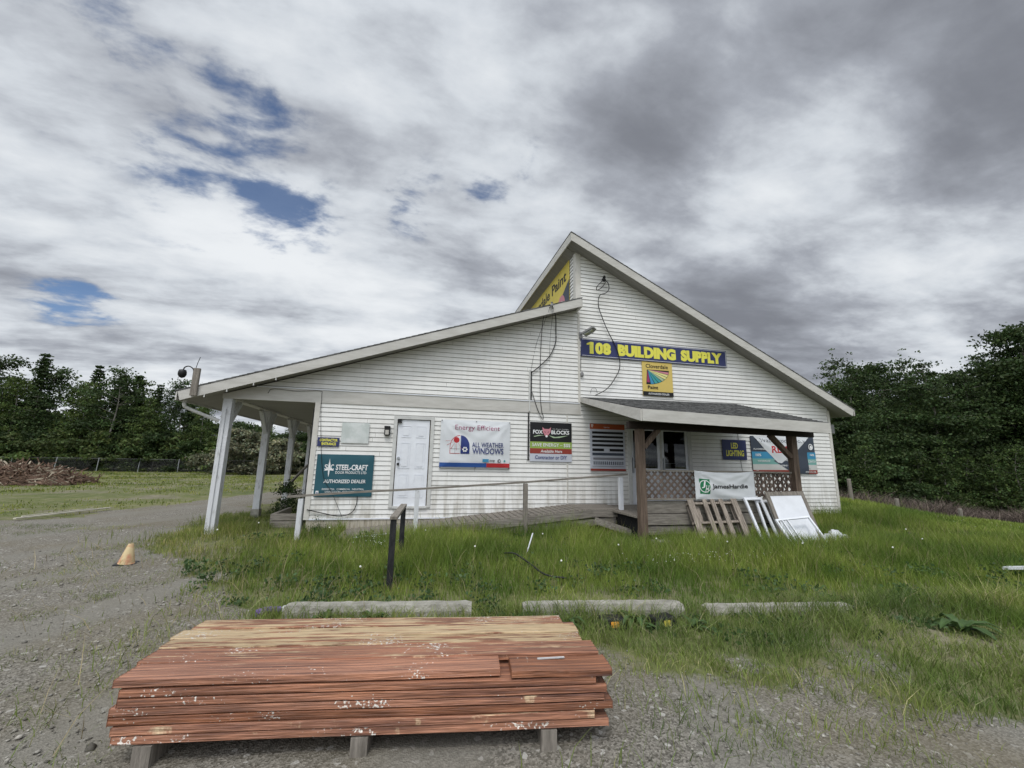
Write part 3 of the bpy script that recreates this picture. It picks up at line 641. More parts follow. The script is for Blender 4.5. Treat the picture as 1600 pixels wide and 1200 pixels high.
# ------------------------------------------------------------------ signs
TXT={}
def text_mesh(s,bold):
    k=(s,bold)
    if k in TXT: return TXT[k]
    cu=bpy.data.curves.new('t','FONT');cu.body=s;cu.offset=bold;cu.resolution_u=3;cu.fill_mode='FRONT'
    o=bpy.data.objects.new('t',cu);C.objects.link(o);bpy.context.view_layer.update()
    dg=bpy.context.evaluated_depsgraph_get();me=bpy.data.meshes.new_from_object(o.evaluated_get(dg))
    v=np.array([tuple(p.co) for p in me.vertices]);f=[list(p.vertices) for p in me.polygons]
    bpy.data.objects.remove(o);bpy.data.curves.remove(cu);bpy.data.meshes.remove(me)
    if len(v): v[:,:2]-=v[:,:2].min(0);v[:,:2]/=v[:,:2].max(0)
    TXT[k]=(v,f);return TXT[k]
def sign(name,label,cat,M,w,h,base,items,thick=.01,wr=None,sag=None,group=None,grid=None,hem=None):
    """M: matrix, local x right, local z up, local -y towards the viewer, origin lower left. items in 0..1, v down from the top"""
    wr=wr or (lambda x,z:0.0); off=thick
    def P(x,z,l): 
        if sag: x,z=sag(x,z)
        return (x,-(off+l+wr(x,z)),z)
    def rectgrid(mb,x0,x1,z0,z1,l,m):
        if grid: nx=max(1,int(abs(x1-x0)/grid));nz=max(1,int(abs(z1-z0)/grid))
        else: nx=nz=1
        v=[P(x0+(x1-x0)*i/nx,z0+(z1-z0)*j/nz,l) for j in range(nz+1) for i in range(nx+1)]
        f=[(j*(nx+1)+i,j*(nx+1)+i+1,(j+1)*(nx+1)+i+1,(j+1)*(nx+1)+i) for j in range(nz) for i in range(nx)]
        mb.add(v,f,m)
    mb=MB();rectgrid(mb,0,w,0,h,0,base)
    n0=len(mb.v)
    # rim and back give the panel its thickness
    def strip(pts):
        v=[];
        for x,z in pts: p=P(x,z,0);v+= [p,(p[0],p[1]+off*.7,p[2])]
        mb.add(v,[(2*i,2*i+1,2*i+3,2*i+2) for i in range(len(pts)-1)],base)
    k=12 if grid else 1
    strip([(w*i/k,0) for i in range(k+1)]);strip([(w*i/k,h) for i in range(k+1)][::-1]);strip([(0,h-h*i/k) for i in range(k+1)]);strip([(w,h*i/k) for i in range(k+1)])
    c=[P(0,0,0),P(w,0,0),P(w,h,0),P(0,h,0)];mb.add([(a,b+off*.7,d) for a,b,d in c],[(3,2,1,0)],base)
    root=mb.build(name);root.matrix_world=M;tag(root,label,cat,group)
    if grid:
        for p in root.data.polygons: p.use_smooth=True
    art=MB();L=.0045 if grid else .0012
    def trisub(mb,pts,faces,l,m):
        out=[]
        st=[]
        for q in faces:
            if len(q)==3: st.append([pts[i] for i in q])
            else:
                for tri in tessellate_polygon([[Vector((pts[i][0],pts[i][1],0)) for i in q]]): st.append([pts[q[i]] for i in tri])
        while st:
            t=st.pop();e=[math.hypot(t[i][0]-t[(i+1)%3][0],t[i][1]-t[(i+1)%3][1]) for i in range(3)];k=e.index(max(e))
            if grid and e[k]>grid*1.3:
                a,b,c=t[k],t[(k+1)%3],t[(k+2)%3];mm=((a[0]+b[0])/2,(a[1]+b[1])/2);st+=[[a,mm,c],[mm,b,c]]
            else: out.append(t)
        v=[];f=[]
        for t in out:
            if (t[1][0]-t[0][0])*(t[2][1]-t[0][1])-(t[2][0]-t[0][0])*(t[1][1]-t[0][1])<0: t=t[::-1]
            f.append([len(v),len(v)+1,len(v)+2]);v+=[P(x,z,l) for x,z in t]
        if f: mb.add(v,f,m)
    for it in items:
        t=it[0];L+=.0007
        if t=='r': _,a,b,c2,d,m=it;rectgrid(art,a*w,c2*w,h-d*h,h-b*h,L,m)
        elif t=='p': _,pts,m=it;trisub(art,[(x*w,h-y*h) for x,y in pts],[list(range(len(pts)))],L,m)
        elif t=='c':
            _,cx,cy,r,m=it;n=20;trisub(art,[(cx*w,h-cy*h)]+[(cx*w+r*h*math.cos(2*math.pi*i/n),h-cy*h+r*h*math.sin(2*math.pi*i/n)) for i in range(n)],[(0,i+1,(i+1)%n+1) for i in range(n)],L,m)
        elif t=='ring':
            _,cx,cy,r,r2,m=it;n=24;v=[P(cx*w+q*h*math.cos(2*math.pi*i/n),h-cy*h+q*h*math.sin(2*math.pi*i/n),L) for q in (r,r2) for i in range(n)]
            art.add(v,[(i,(i+1)%n,n+(i+1)%n,n+i) for i in range(n)],m)
        elif t=='t':
            _,s,a,b,c2,d,m=it[:7];bold=it[7] if len(it)>7 else .0;sh=it[8] if len(it)>8 else 0
            v,f=text_mesh(s,bold)
            if len(v):
                let=MB();trisub(let,[((a+(c2-a)*q[0])*w+sh*q[1]*(d-b)*h,h-(d-(d-b)*q[1])*h) for q in v],f,L,m);let.build('lettering',root)
    if art.v: art.build('printed_artwork',root)
    return root
def FM(x,z,y=FY-.032): return Matrix.Translation((x,y,z))
# frame from slightly irregular corners: a tiny roll
def FR(x,z,deg,y=FY-.032): return Matrix.Translation((x,y,z))@Matrix.Rotation(R(deg),4,'Y')
sign('store_name_sign','long navy sign reading 108 BUILDING SUPPLY in yellow letters, high on gable','sign',FR(4.25,2.83+1.6,-.0),4.60,.50,NAVY,
 [('r',.004,.035,.996,.055,WINK),('r',.004,.945,.996,.965,WINK),('r',.993,.035,.996,.965,WINK),
  ('p',[(.035,.27),(.058,.17),(.078,.17),(.078,.84),(.053,.84),(.053,.33),(.035,.36)],YEL),('t','08',.088,.17,.19,.84,YEL,.07),('t','BUILDING',.235,.17,.63,.84,YEL,.07),('t','SUPPLY',.665,.17,.965,.84,YEL,.07)],thick=.03)
fan=[];import colorsys
cols=[MAG,CYAN,TURQ,TURQ,PGREEN,LYEL,LYEL,PINK,MAG]
cx,cy,rad=.17,.245,.72
for i,m in enumerate(cols[:8]):
    a0=R(90-90/8*i-1.0+4);a1=R(90-90/8*(i+1)+1.0+4);q=.0
    rr=rad*(1-.13*(i in(0,)))
    pa=(cx+rr*math.cos(a0)*.98,cy+rr*math.sin(a0)*.58);pb=(cx+rr*math.cos(a1)*.98,cy+rr*math.sin(a1)*.58)
    fan.append(('p',[(cx+.01,cy),pa,pb][::-1],m))
back=[('p',[(cx-.012,cy-.012)]+[(cx+(rad+.012)*math.cos(R(94-96/12*i))*.98,cy+(rad+.012)*math.sin(R(94-96/12*i))*.58) for i in range(13)],INK)]
sign('paint_dealer_sign','square yellow Cloverdale Paint dealer sign with a fan of colour strips','sign',FM(6.07,3.45,FY-.03),.95,.97,CREAM,
 [('t','Cloverdale',.12,.065,.86,.185,INK,.02)]+back+fan+[('t','Paint',.16,.70,.50,.80,INK,.02),('r',0,.875,1,1,INK),('t','AUTHORIZED DEALER',.17,.91,.86,.965,WINK,.01)],thick=.012)
# All Weather Windows banner
def wrinkle(cx,cz,amp=.02,seed=0,w=1.7,h=1.2):
    rs=random.Random(seed);ph=[rs.random()*6.3 for _ in range(6)]
    def f(x,z):
        u,v=x/w,z/h
        a=amp*(.5+.5*math.sin(5*u-6.5*v+ph[0]))*.5+amp*.45*math.sin(11*u+9*v+ph[1])*math.sin(4*v+ph[2])
        # creases running from the upper left corner
        g=math.atan2(1-v+.02,u+.02);a+=amp*.55*math.sin(g*17+ph[3])*math.exp(-1.7*math.hypot(u,1-v))
        g=math.atan2(1-v+.02,1-u+.02);a+=amp*.4*math.sin(g*15+ph[4])*math.exp(-2.2*math.hypot(1-u,1-v))
        e=min(u,1-u,v,1-v)
        return (a+amp)*min(1,.15+6*max(e,0))
    return f
sign('window_brand_banner','white All Weather Windows vinyl banner with blue and red bottom stripe','banner',FR(.60,1.40,0),1.72,1.16,VINYL,
 [('t','Energy Efficient',.20,.10,.84,.235,MAG,-.004),
  ('p',[(.135,.70)]+[(.135+.14*(1-math.cos(R(i*9))),.55-.23*math.sin(R(i*9))) for i in range(11)]+[(.275,.70)],RED),
  ('p',[(.142,.69)]+[(.142+.133*(1-math.cos(R(i*9))),.55-.215*math.sin(R(i*9))) for i in range(11)]+[(.275,.69)],VINYL),
  ('p',[(.285,.70)]+[(.285,.32)]+[(.285+.125*math.sin(R(i*9)),.55-.23*math.cos(R(i*9))) for i in range(11)]+[(.41,.70)],NBLUE),
  ('c',.225,.42,.06,RED)]+
  [('p',[(.225,.42),(.222+.15*math.cos(R(a)),.42+.21*math.sin(R(a))),(.228+.15*math.cos(R(a)),.425+.21*math.sin(R(a)))],RED) for a in (60,90,120,150,175)]+
  [('r',.205,.50,.208,.70,INK),('r',.138,.60,.272,.605,INK)]+
  [('c',.345+.026*math.cos(R(a)),.61+.038*math.sin(R(a)),.018,WINK) for a in range(0,360,60)]+
  [('t','ALL WEATHER',.445,.46,.90,.56,NBLUE,.008),('t','WINDOWS',.45,.575,.90,.70,NBLUE,.014),
   ('r',.60,.80,.69,.86,CYAN),('t','energy',.70,.815,.78,.865,INK,.01),('t','C',.82,.80,.86,.87,INK,.03),('ring',.84,.835,.035,.026,INK),('c',.92,.835,.02,TURQ),
   ('r',.0,.885,.66,.972,BLUE),('r',.66,.885,.995,.972,RED)]+[('c',u,v,.011,INK) for u in (.012,.5,.988) for v in (.022,.985)],thick=.012,wr=wrinkle(0,0,.03,3,1.72,1.16),grid=.04)
# fox sign -> plain animal mark
sign('block_brand_sign','black FOX BLOCKS sign with green, red and grey bands','sign',FM(2.84,1.60),1.12,.99,PALEG,
 [('r',0,0,1,.50,INK),('r',0,.50,1,.67,LIME),('r',0,.67,1,.80,BRICKR),
  ('t','FOX',.07,.20,.30,.30,WINK,.03),('t','BLOCKS',.505,.20,.94,.30,WINK,.03),('t','The Power, Strength',.53,.155,.92,.18,WINK,0),
  ('p',[(.29,.12),(.335,.17),(.45,.17),(.495,.12),(.485,.25),(.43,.33),(.40,.385),(.375,.385),(.345,.33),(.30,.25)],PINK),
  ('p',[(.33,.23),(.37,.25),(.36,.27)],INK),('p',[(.45,.23),(.415,.25),(.425,.27)],INK),('c',.39,.355,.03,WINK),
  ('p',[(.08,.365),(.2,.33),(.36,.33),(.25,.345),(.1,.38)],PGREEN),('p',[(.44,.33),(.60,.37),(.86,.33),(.92,.325),(.7,.39),(.55,.40)],PGREEN),
  ('t','SAVE ENERGY – $$$',.05,.535,.96,.635,WINK,.012),('t','Available Here',.25,.70,.76,.775,WINK,.012,.1),('t','Contractor or DIY',.12,.845,.88,.94,NBLUE,.012)],thick=.012)
sign('door_brand_banner','teal STEEL-CRAFT authorized dealer banner on the wall left of the door','banner',FR(-2.10,.74,0),1.22,.93,TEAL,
 [('t','S',.145,.24,.20,.37,WINK,.02),('t','C',.25,.24,.305,.37,WINK,.02),('p',[(.225,.10),(.245,.28),(.235,.45),(.225,.54),(.212,.45),(.205,.28)],WINK),
  ('p',[(.14,.39),(.20,.30),(.215,.38)],WINK),('p',[(.31,.39),(.25,.30),(.235,.38)],WINK),
  ('t','STEEL-CRAFT',.34,.24,.90,.375,WINK,.03),('t','DOOR PRODUCTS LTD.',.34,.40,.89,.46,WINK,.008),
  ('t','AUTHORIZED DEALER',.15,.595,.88,.68,WINK,.022,.05),('t','RESIDENTIAL   COMMERCIAL   INDUSTRIAL',.14,.80,.86,.84,WINK,.004),('t','GARAGE DOORS   ENTRANCE DOORS',.19,.86,.80,.90,WINK,.004),
  ('r',.035,.86,.085,.965,WINK),('p',[(.045,.92),(.06,.875),(.078,.92)],NBLUE)]+[('c',u,v,.010,INK) for u in (.012,.988) for v in (.02,.98)],thick=.012,wr=wrinkle(0,0,.014,8,1.22,.93),grid=.06)
sign('entrance_sign','small navy and yellow CONTRACTOR ENTRANCE sign by the building corner','sign',FR(-2.13,1.845,0),.46,.20,NAVY,
 [('t','CONTRACTOR',.10,.14,.92,.46,YEL,.04),('t','ENTRANCE',.18,.56,.86,.88,YEL,.04)],thick=.012)
def faded():
    M=mat('faded_poster',(.50,.54,.52),.5,vscale=3,col2=(.68,.70,.69),lo=.4,hi=.62)
    sign('blank_poster','blank faded pale poster above the teal banner','poster',FM(-1.64,1.93),.60,.47,M,[],thick=.008,wr=wrinkle(0,0,.006,2,.6,.46),grid=.06)
faded()
M5=.12
def house_sign():
    it=[('r',0,0,1,.115,ORNG),('t','TREE BAR',.04,.02,.10,.08,WINK,.02),('t','Colour Chart',.40,.055,.56,.085,WINK,0)]
    it[1]=('t','77',.03,.02,.10,.085,WINK,.03)
    for k,(a,b) in enumerate(((.165,.215),(.255,.305),(.345,.395),(.435,.485),(.53,.585),(.62,.675))):
        if k==4: it+=[('r',.06,a,.39,b,INK),('r',.55,a,.95,b,INK)]
        else: it.append(('r',.06,a,.95,b,[INK,INK,BRICKR,INK,INK,SLATE][k] if k!=2 else INK))
    it.append(('r',.08,.72,.95,.765,GREYI))
    for k in range(16): it.append(('r',.09+.054*k,.80,.115+.054*k,.87,SLATE))
    it+=[('r',.05,.90,.95,.91,GREYI),('r',0,.955,1,1,BRICKR)]
    return it
sign('colour_chart_panel','white product chart panel with rust header and black bars by the entrance','poster',FM(4.47,1.39),1.0,1.22,PALEG,house_sign(),thick=.012)
sign('lighting_sign','navy sign reading LED LIGHTING in yellow under the porch roof','sign',FR(8.50,1.75,0),.80,.565,NAVY,
 [('t','LED',.36,.15,.64,.44,YEL,.03),('t','LIGHTING',.14,.52,.88,.82,YEL,.03)],thick=.012)
sign('waterproof_banner','dark and blue waterproof RESIST banner partly behind the right porch post','banner',FR(9.47,1.37,-.6),2.26,1.08,SLATE,
 [('r',0,.42,1,.62,CYAN),('r',0,.60,1,.76,SEA),('r',0,.75,1,.92,MIST),('r',0,.90,1,1,BRICKR),
  ('p',[(.32,.66),(.62,1.0),(.95,1.0),(.95,.30),(.60,.40)][::-1],SLATE),
  ('r',.86,.42,1.0,.60,CYAN),('r',.86,.60,1.0,.76,SEA),('r',.86,.76,1,.90,MIST),('r',.86,.90,1,1,BRICKR),
  ('p',[(.04,.0),(.92,.0),(.70,.38),(.44,.72),(.38,.70),(.20,.36)],VINYL),
  ('t','Waterproof Floors',.13,.06,.84,.20,SLATE,.004),('t','RESIST',.30,.26,.70,.45,RED,.03),
  ('t','ADVANCED',.50,.60,.70,.66,WINK,.01),('t','HYBRID VINYL',.42,.76,.62,.80,WINK,.01),('t','100%',.05,.47,.13,.54,WINK,.02),('t','WATERPROOF',.07,.64,.26,.69,WINK,.01),('t','FLOORING',.03,.33,.20,.37,WINK,.02),
  ('t','SCRATCH',.86,.64,.98,.70,WINK,.01),('t','100%',.90,.46,.97,.52,WINK,.02),('c',.925,.27,.085,WINK),('c',.925,.27,.06,SLATE),('c',.93,.28,.045,WINK),('t','INTERNATIONAL HOMES',.80,.93,.97,.97,WINK,.01)],thick=.012,wr=wrinkle(0,0,.015,5,2.26,1.08),grid=.07)
# Cloverdale banner on the clerestory: reads towards the camera
CM=Matrix(((0,0,0,4.15-.018),(-1,0,0,0),(0,0,1,0),(0,0,0,1)))
CM=Matrix(((0,1,0,4.13),(-1,0,0,17.4),(0,0,1,5.97),(0,0,0,1)))
sign('clerestory_banner','large yellow Cloverdale Paint banner on the high wall facing left','banner',CM,6.8,1.50,BYEL,
 [('t','Cloverdale Paint',.32,.13,.966,.37,INK,.02),
  ('p',[(.90,.64),(1,.40),(1,1),(.88,1)],SLATE),('c',.905,.78,.20,PINK),('c',.907,.84,.13,MIST),('c',.907,.9,.07,BRICKR)],thick=.012,wr=wrinkle(0,0,.01,9,6.8,1.5),grid=.2)
# white cloth banner tied on the porch lattice
def jsag(x,z):
    u=x/1.53; t=z/.59
    return x*(1+.0*t), z-.045*math.sin(math.pi*u)*t-.05*u*0
sign('fibre_board_banner','wrinkled white JamesHardie banner tied along the porch lattice','banner',Matrix.Translation((5.85,7.855,.875)),1.50,.60,VINYL,
 [('r',.065,.27,.225,.80,GREEN),('ring',.147,.53,.225,.195,WINK),('t','J',.095,.34,.14,.60,WINK,.02,.15),('t','H',.145,.48,.19,.76,WINK,.02,.15),('t','JamesHardie',.255,.43,.86,.64,INK,.022)],
 thick=.01,wr=wrinkle(0,0,.028,12,1.5,.6),sag=jsag,grid=.03)
# ------------------------------------------------------------------ things on the wall
t=thing('wall_lamp','black box wall lamp with a frosted front left of the white door','lamp',(-.63,FY,2.17))
mb=MB();mb.box(-.70,-.575,FY-.11,FY-.01,2.13,2.34,BLACK);mb.box(-.705,-.57,FY-.115,FY-.01,2.30,2.35,BLACK);bevel(part('housing',mb,t),.006)
mb=MB();mb.box(-.678,-.598,FY-.117,FY-.111,2.15,2.255,mat('frosted_glass',(.48,.46,.42),.35));part('lens',mb,t)
t=thing('flood_light','grey flood light on an arm at the left end of the long navy sign','lamp',(4.3,FY,4.98))
mb=MB();mb.tube([(4.24,FY-.02,5.02),(4.26,FY-.12,5.05)],.02,GREYM);mb.box(4.20,4.30,FY-.05,FY-.015,4.92,5.1,GREYM);part('bracket',mb,t)
mb=MB();a=Vector((4.36,FY-.30,5.06));mb.bar(a-Vector((.10,-.10,.07)),a+Vector((.13,-.12,.07)),.26,.06,GREYM);bevel(part('housing',mb,t),.01)
mb=MB();b=a-Vector((0,.012,.045));mb.bar(b-Vector((.07,-.07,.055)),b+Vector((.10,-.09,.045)),.2,.02,mat('lamp_lens',(.3,.32,.3),.15));part('lens',mb,t)
def cable(name,label,pts,r=.011,m=CABLE,k=8):
    mb=MB();mb.tube(catm(pts,k),r,m,6);o=mb.build(name,None,pts[0],True);return tag(o,label,'cable')
yc=FY-.05
t=thing('service_bracket','black insulator bracket high on the main gable holding cut cable','bracket',(4.9,FY,6.7))
mb=MB();mb.tube([(4.95,FY,6.74),(4.93,FY-.16,6.72)],.03,BLACK);mb.lathe([(.035,6.62),(.05,6.66),(.03,6.70),(.05,6.74),(.02,6.79)],4.93,FY-.16,BLACK,10);part('insulator',mb,t)
mb=MB();mb.tube(catm([(4.93,FY-.14,6.68),(4.80,FY-.16,6.55),(4.70,FY-.14,6.42),(4.74,FY-.1,6.36),(4.86,FY-.14,6.44),(4.97,FY-.15,6.60)],6),.011,CABLE);part('cable_loop',mb,t)
cable('service_cable','black cable drooping from the high bracket across the long navy sign to porch roof',[(4.93,yc-.1,6.66),(5.04,yc-.1,6.60),(5.07,yc-.1,6.42),(4.97,yc-.1,6.28),(4.80,yc-.06,6.2),(4.77,yc-.04,5.9),(4.9,yc-.04,5.5),(5.05,yc-.03,5.17),(5.30,yc-.05,4.65),(5.36,yc-.05,4.2),(5.2,yc-.04,3.85),(4.95,yc-.04,3.55),(4.62,yc-.03,3.36)],.012)
t=thing('cable_bracket','small black cable knob fixed under the wing roof rake','bracket',(3.26,OV,5.6))
mb=MB();mb.tube([(3.26,OV-.02,5.63),(3.26,OV-.10,5.62)],.025,GREYM);mb.lathe([(.03,5.56),(.04,5.6),(.02,5.64),(.035,5.68)],3.26,OV-.11,GREYM,10);part('knob',mb,t)
cable('thick_drop_cable','thick black cable looping from the wing roof down to the wall conduit',[(3.27,9.66,5.60),(3.45,9.9,5.42),(3.53,yc,5.1),(3.52,yc,4.75),(3.37,yc,4.38),(3.1,yc,4.08),(2.85,yc,3.86)],.013)
cable('drop_cable','thinner black cable hanging from wing roof past the band to a low hook',[(3.25,9.66,5.60),(3.16,9.9,5.45),(3.15,yc,5.2),(3.10,yc,4.3),(3.10,yc,3.4),(3.14,yc,2.9),(3.19,yc,2.73),(3.15,yc,2.68),(3.02,yc,2.95),(2.88,yc,3.36)],.008)
cable('thin_wire','very thin wire slanting beside the thicker cables on the wing wall',[(3.22,9.66,5.55),(3.0,yc+.01,4.7),(2.84,yc+.01,3.9)],.004)
cable('thin_wire','very thin straight wire hanging nearest the gable corner on the wing wall',[(3.31,9.66,5.55),(3.36,yc+.01,4.6),(3.37,yc+.01,2.9)],.0035)
t=thing('cable_conduit','tall narrow conduit running down the wall beside the fox sign','conduit',(2.83,FY,1.67))
mb=MB();mb.box(2.80,2.835,FY-.055,FY-.01,2.86,3.95,FRAMEW);mb.box(2.836,2.872,FY-.05,FY-.01,3.15,3.90,BLACK);part('cover',mb,t)
mb=MB();mb.box(2.785,2.815,FY-.05,FY-.012,1.62,2.82,BLACK);part('pipe',mb,t)
t=thing('junction_cap','small grey cap on the trim below the flood light','fitting',(4.26,FY,3.93))
mb=MB();mb.lathe([(.02,3.86),(.045,3.88),(.045,3.94),(.02,3.99)],4.27,FY-.05,GREYM,10);mb.tube([(4.24,FY-.035,4.02),(4.25,FY-.035,4.7)],.006,CABLE,5);part('cap',mb,t)
cable('corner_wire','thin black wire from under the wing band down past the teal banner',[(-3.26,yc,2.99),(-3.16,yc,3.09),(-2.7,yc,3.07),(-2.19,yc,3.10),(-2.14,yc,3.0),(-2.12,yc,2.6),(-2.06,yc,2.0),(-1.93,yc-.03,1.2),(-1.7,yc-.03,.8),(-1.46,yc,.30)],.005)
cable('low_cable','short black cable bent along the low siding below teal banner',[(-2.2,yc,.47),(-1.9,yc,.40),(-1.55,yc,.33),(-1.3,yc,.38),(-1.19,yc,.55),(-1.18,yc,.75)],.010)
cable('roof_wire','small curled wire end on the wall above the porch roof corner',[(4.5,yc,3.42),(4.55,yc,3.55),(4.66,yc,3.55),(4.70,yc,3.44)],.005)
cable('sign_wire','thin black wire above and below the LED sign',[(9.05,yc+.02,2.75),(9.07,yc+.02,2.33),(9.10,yc+.02,1.6),(9.16,yc+.02,1.3)],.005)
t=thing('corner_box','grey metal box fixed round the right corner of the building','box',(12.6,FY,2.6))
mb=MB();mb.box(12.47,12.70,FY+.05,FY+.3,2.62,2.90,GREYM);bevel(part('housing',mb,t),.01)
t=thing('camera_block','round black security camera on a wooden block at the left roof corner','security camera',(-4.5,OV,2.8))
mb=MB();mb.box(-4.57,-4.45,OV-.09,OV-.03,2.80,3.38,GREYV);bevel(part('wood_block',mb,t),.006)
mb=MB();mb.tube(catm([(-4.56,OV-.06,3.28),(-4.58,OV-.08,3.36),(-4.65,OV-.10,3.405),(-4.72,OV-.10,3.38),(-4.745,OV-.10,3.31)],5),.012,BLACK);part('gooseneck',mb,t)
mb=MB();mb.lathe([(.02,3.33),(.06,3.32),(.075,3.27),(.075,3.22),(.05,3.17),(.01,3.15)],-4.75,OV-.10,BLACK,14);part('camera_head',mb,t,smooth=True)
mb=MB();mb.tube([(-4.54,OV-.06,3.38),(-4.52,OV-.06,3.50),(-4.49,OV-.06,3.62)],.006,BLACK);part('antenna',mb,t)
t0=thing('eave_hook','small hooks','hook',(-3.9,OV,2.9))
bpy.data.objects.remove(t0)
for k,(x,l) in enumerate(((-4.33,'nearest the camera block'),(-3.93,'above the first walkway post'),(-3.44,'second from the right along the rake'),(-3.02,'rightmost below the wing rake'))):
    mb=MB();z=wing_top(x)-.22;mb.box(x-.008,x+.008,OV-.02,OV,z-.045,z+.01,FRAMEW);mb.box(x-.008,x+.018,OV-.035,OV-.02,z-.05,z-.035,FRAMEW)
    tag(mb.build('light_clip',None,(x,OV,z)),'tiny pale string light clip '+l,'clip','string light clips under the wing rake')
# ------------------------------------------------------------------ leaning things by the porch
def pallet():
    w,h=1.20,1.0
    P=thing('pallet','weathered wooden pallet leaning on the porch front','pallet',(5.64,7.42,-.04))
    P.rotation_euler=(R(-25),R(-1),0)
    xs=[0,.05,.0]
    for x,ww in ((.0,.14),(.36,.10),(.55,.10),(.76,.10),(1.06,.14)):
        mb=MB();mb.box(x,x+ww,-.02,0,0,h,PALW);bevel(mb.build('front_slat',P),.003)
    for z in (.02,.50,h-.10):
        mb=MB();mb.box(0,w,.001,.09,z,z+.045,PALW);bevel(mb.build('stringer',P),.003)
    for x,ww in ((.02,.11),(.20,.10),(.42,.10),(.64,.10),(.86,.10),(1.07,.11)):
        mb=MB();mb.box(x,x+ww,.091,.108,0,h,PALW);bevel(mb.build('back_slat',P),.003)
pallet()
def frame(x,y,w,h,lean,roll,t,label,bars=()):
    P=thing('window_frame',label,'frame',(x,y,-.02));P.rotation_euler=(R(-lean),R(roll),0)
    for nm,b in (('side_rail',(0,t,0,h)),('side_rail',(w-t,w,0,h)),('top_rail',(t,w-t,h-t,h)),('bottom_rail',(t,w-t,0,t))):
        mb=MB();mb.box(b[0],b[1],-.04,0,b[2],b[3],WHITE);bevel(mb.build(nm,P),.004)
    for q in bars:
        mb=MB();mb.box(q,q+t*.6,-.035,-.005,t,h-t,WHITE);mb.build('bar',P)
    return P
frame(7.00,7.38,.46,1.02,25,-1,.055,'narrow white frame between the pallet and the whiteboard')
frame(7.30,7.52,.36,.93,21,1,.05,'shorter white frame behind the narrow one')
def board():
    P=thing('notice_board','white panel in a wide grey wooden frame leaning against the porch','board',(7.44,7.30,-.02));P.rotation_euler=(R(-20),R(-1),0)
    w,h=1.0,1.12;t=.085
    mb=MB();mb.box(0,t,-.04,0,0,h,GREYV);mb.box(w-t,w,-.04,0,0,h,GREYV);mb.box(t,w-t,-.04,0,h-t,h,GREYV);mb.box(t,w-t,-.04,0,0,t,GREYV);mb.build('frame',P)
    mb=MB();mb.box(t,w-t,-.03,-.012,t,h-t,WHITE);mb.build('white_panel',P)
board()
frame(7.30,6.93,.86,.66,36,-4,.04,'low white frame with inner bars leaning on the white panel',bars=(.14,.27))
mb=MB()
rs=random.Random(4)
for k in range(3):
    cx,cy,cz=8.62+.12*k,7.35-.06*k,.10+.08*(k==1)
    n=10;prof=[(.02,cz-.12),(.11,cz-.10),(.14,cz-.02),(.10,cz+.07),(.03,cz+.11)]
    v0=len(mb.v);mb.lathe(prof,cx,cy,VINYL,n)
    for i in range(v0,len(mb.v)):
        p=mb.v[i];mb.v[i]=(p[0]+rs.uniform(-.03,.03),p[1]+rs.uniform(-.03,.03),p[2]+rs.uniform(-.02,.02))
tag(mb.build('plastic_sack',None,(9.0,7.4,0),True),'crumpled white plastic sack in grass right of the leaning frames','sack')
for (x,y,w,d,h,rz,l) in ((4.72,7.42,.34,.22,.16,10,'grey stone block standing by the left porch post'),(4.42,7.25,.34,.2,.05,-8,'pale flat paving slab lowest by the left porch post'),(4.80,7.22,.28,.2,.06,30,'small flat paving slab right of pale slab')):
    mb=MB();mb.box(-w/2,w/2,-d/2,d/2,0,h,CONC);o=mb.build('stone_block');o.location=(x,y,.0);o.rotation_euler=(0,R(2),R(rz));bevel(o,.02);tag(o,l,'stone','stones by the porch post')
# ------------------------------------------------------------------ black rail in the grass
t=thing('parking_rail','black post and rail frame with a grey wooden top standing in the grass','barrier',(-.18,5.6,0))
for y in (5.60,7.0):
    mb=MB();x=-.235+(y-5.6)*.065;mb.box(x,x+.075,y,y+.09,-.1,.845,BLKP);bevel(part('post',mb,t),.004)
mb=MB();mb.bar((-.197,5.58,.866),(-.106,7.12,.866),.095,.038,GREYV);bevel(part('top_rail',mb,t),.004)
# ------------------------------------------------------------------ kerb stones
kerbs=[((-1.17,4.93),(.69,4.66),'long concrete wheel stop behind the wood stack, leftmost'),((1.22,4.56),(2.94,4.30),'concrete wheel stop in the middle behind the two black boxes'),((3.22,4.30),(4.95,4.06),'grass covered concrete wheel stop on the right')]
for a,b,l in kerbs:
    a=Vector((*a,0));b=Vector((*b,0));L=(b-a).length;mb=MB();n=28
    prof=[(-.085,-.05),(-.085,.08),(-.06,.135),(.05,.14),(.085,.09),(.085,-.05)];v=[];f=[]
    for i in range(n+1):
        for (py,pz) in prof:
            j=.004;e=min(i,n-i)
            v.append((L*i/n,py+random.uniform(-j,j),pz-(.012 if e==0 and pz>.05 else 0)+random.uniform(-j,j)))
    k=len(prof);f=[(i*k+q,i*k+(q+1)%k,(i+1)*k+(q+1)%k,(i+1)*k+q) for i in range(n) for q in range(k)]+[list(range(k)),list(range((n+1)*k-1,n*k-1,-1))]
    mb.add(v,f,CONC);o=mb.build('wheel_stop');o.location=a-Vector((0,0,-.0+.065 if a.x>3 else .012));o.rotation_euler=(0,0,math.atan2(b.y-a.y,b.x-a.x));tag(o,l,'wheel stop','concrete wheel stops')
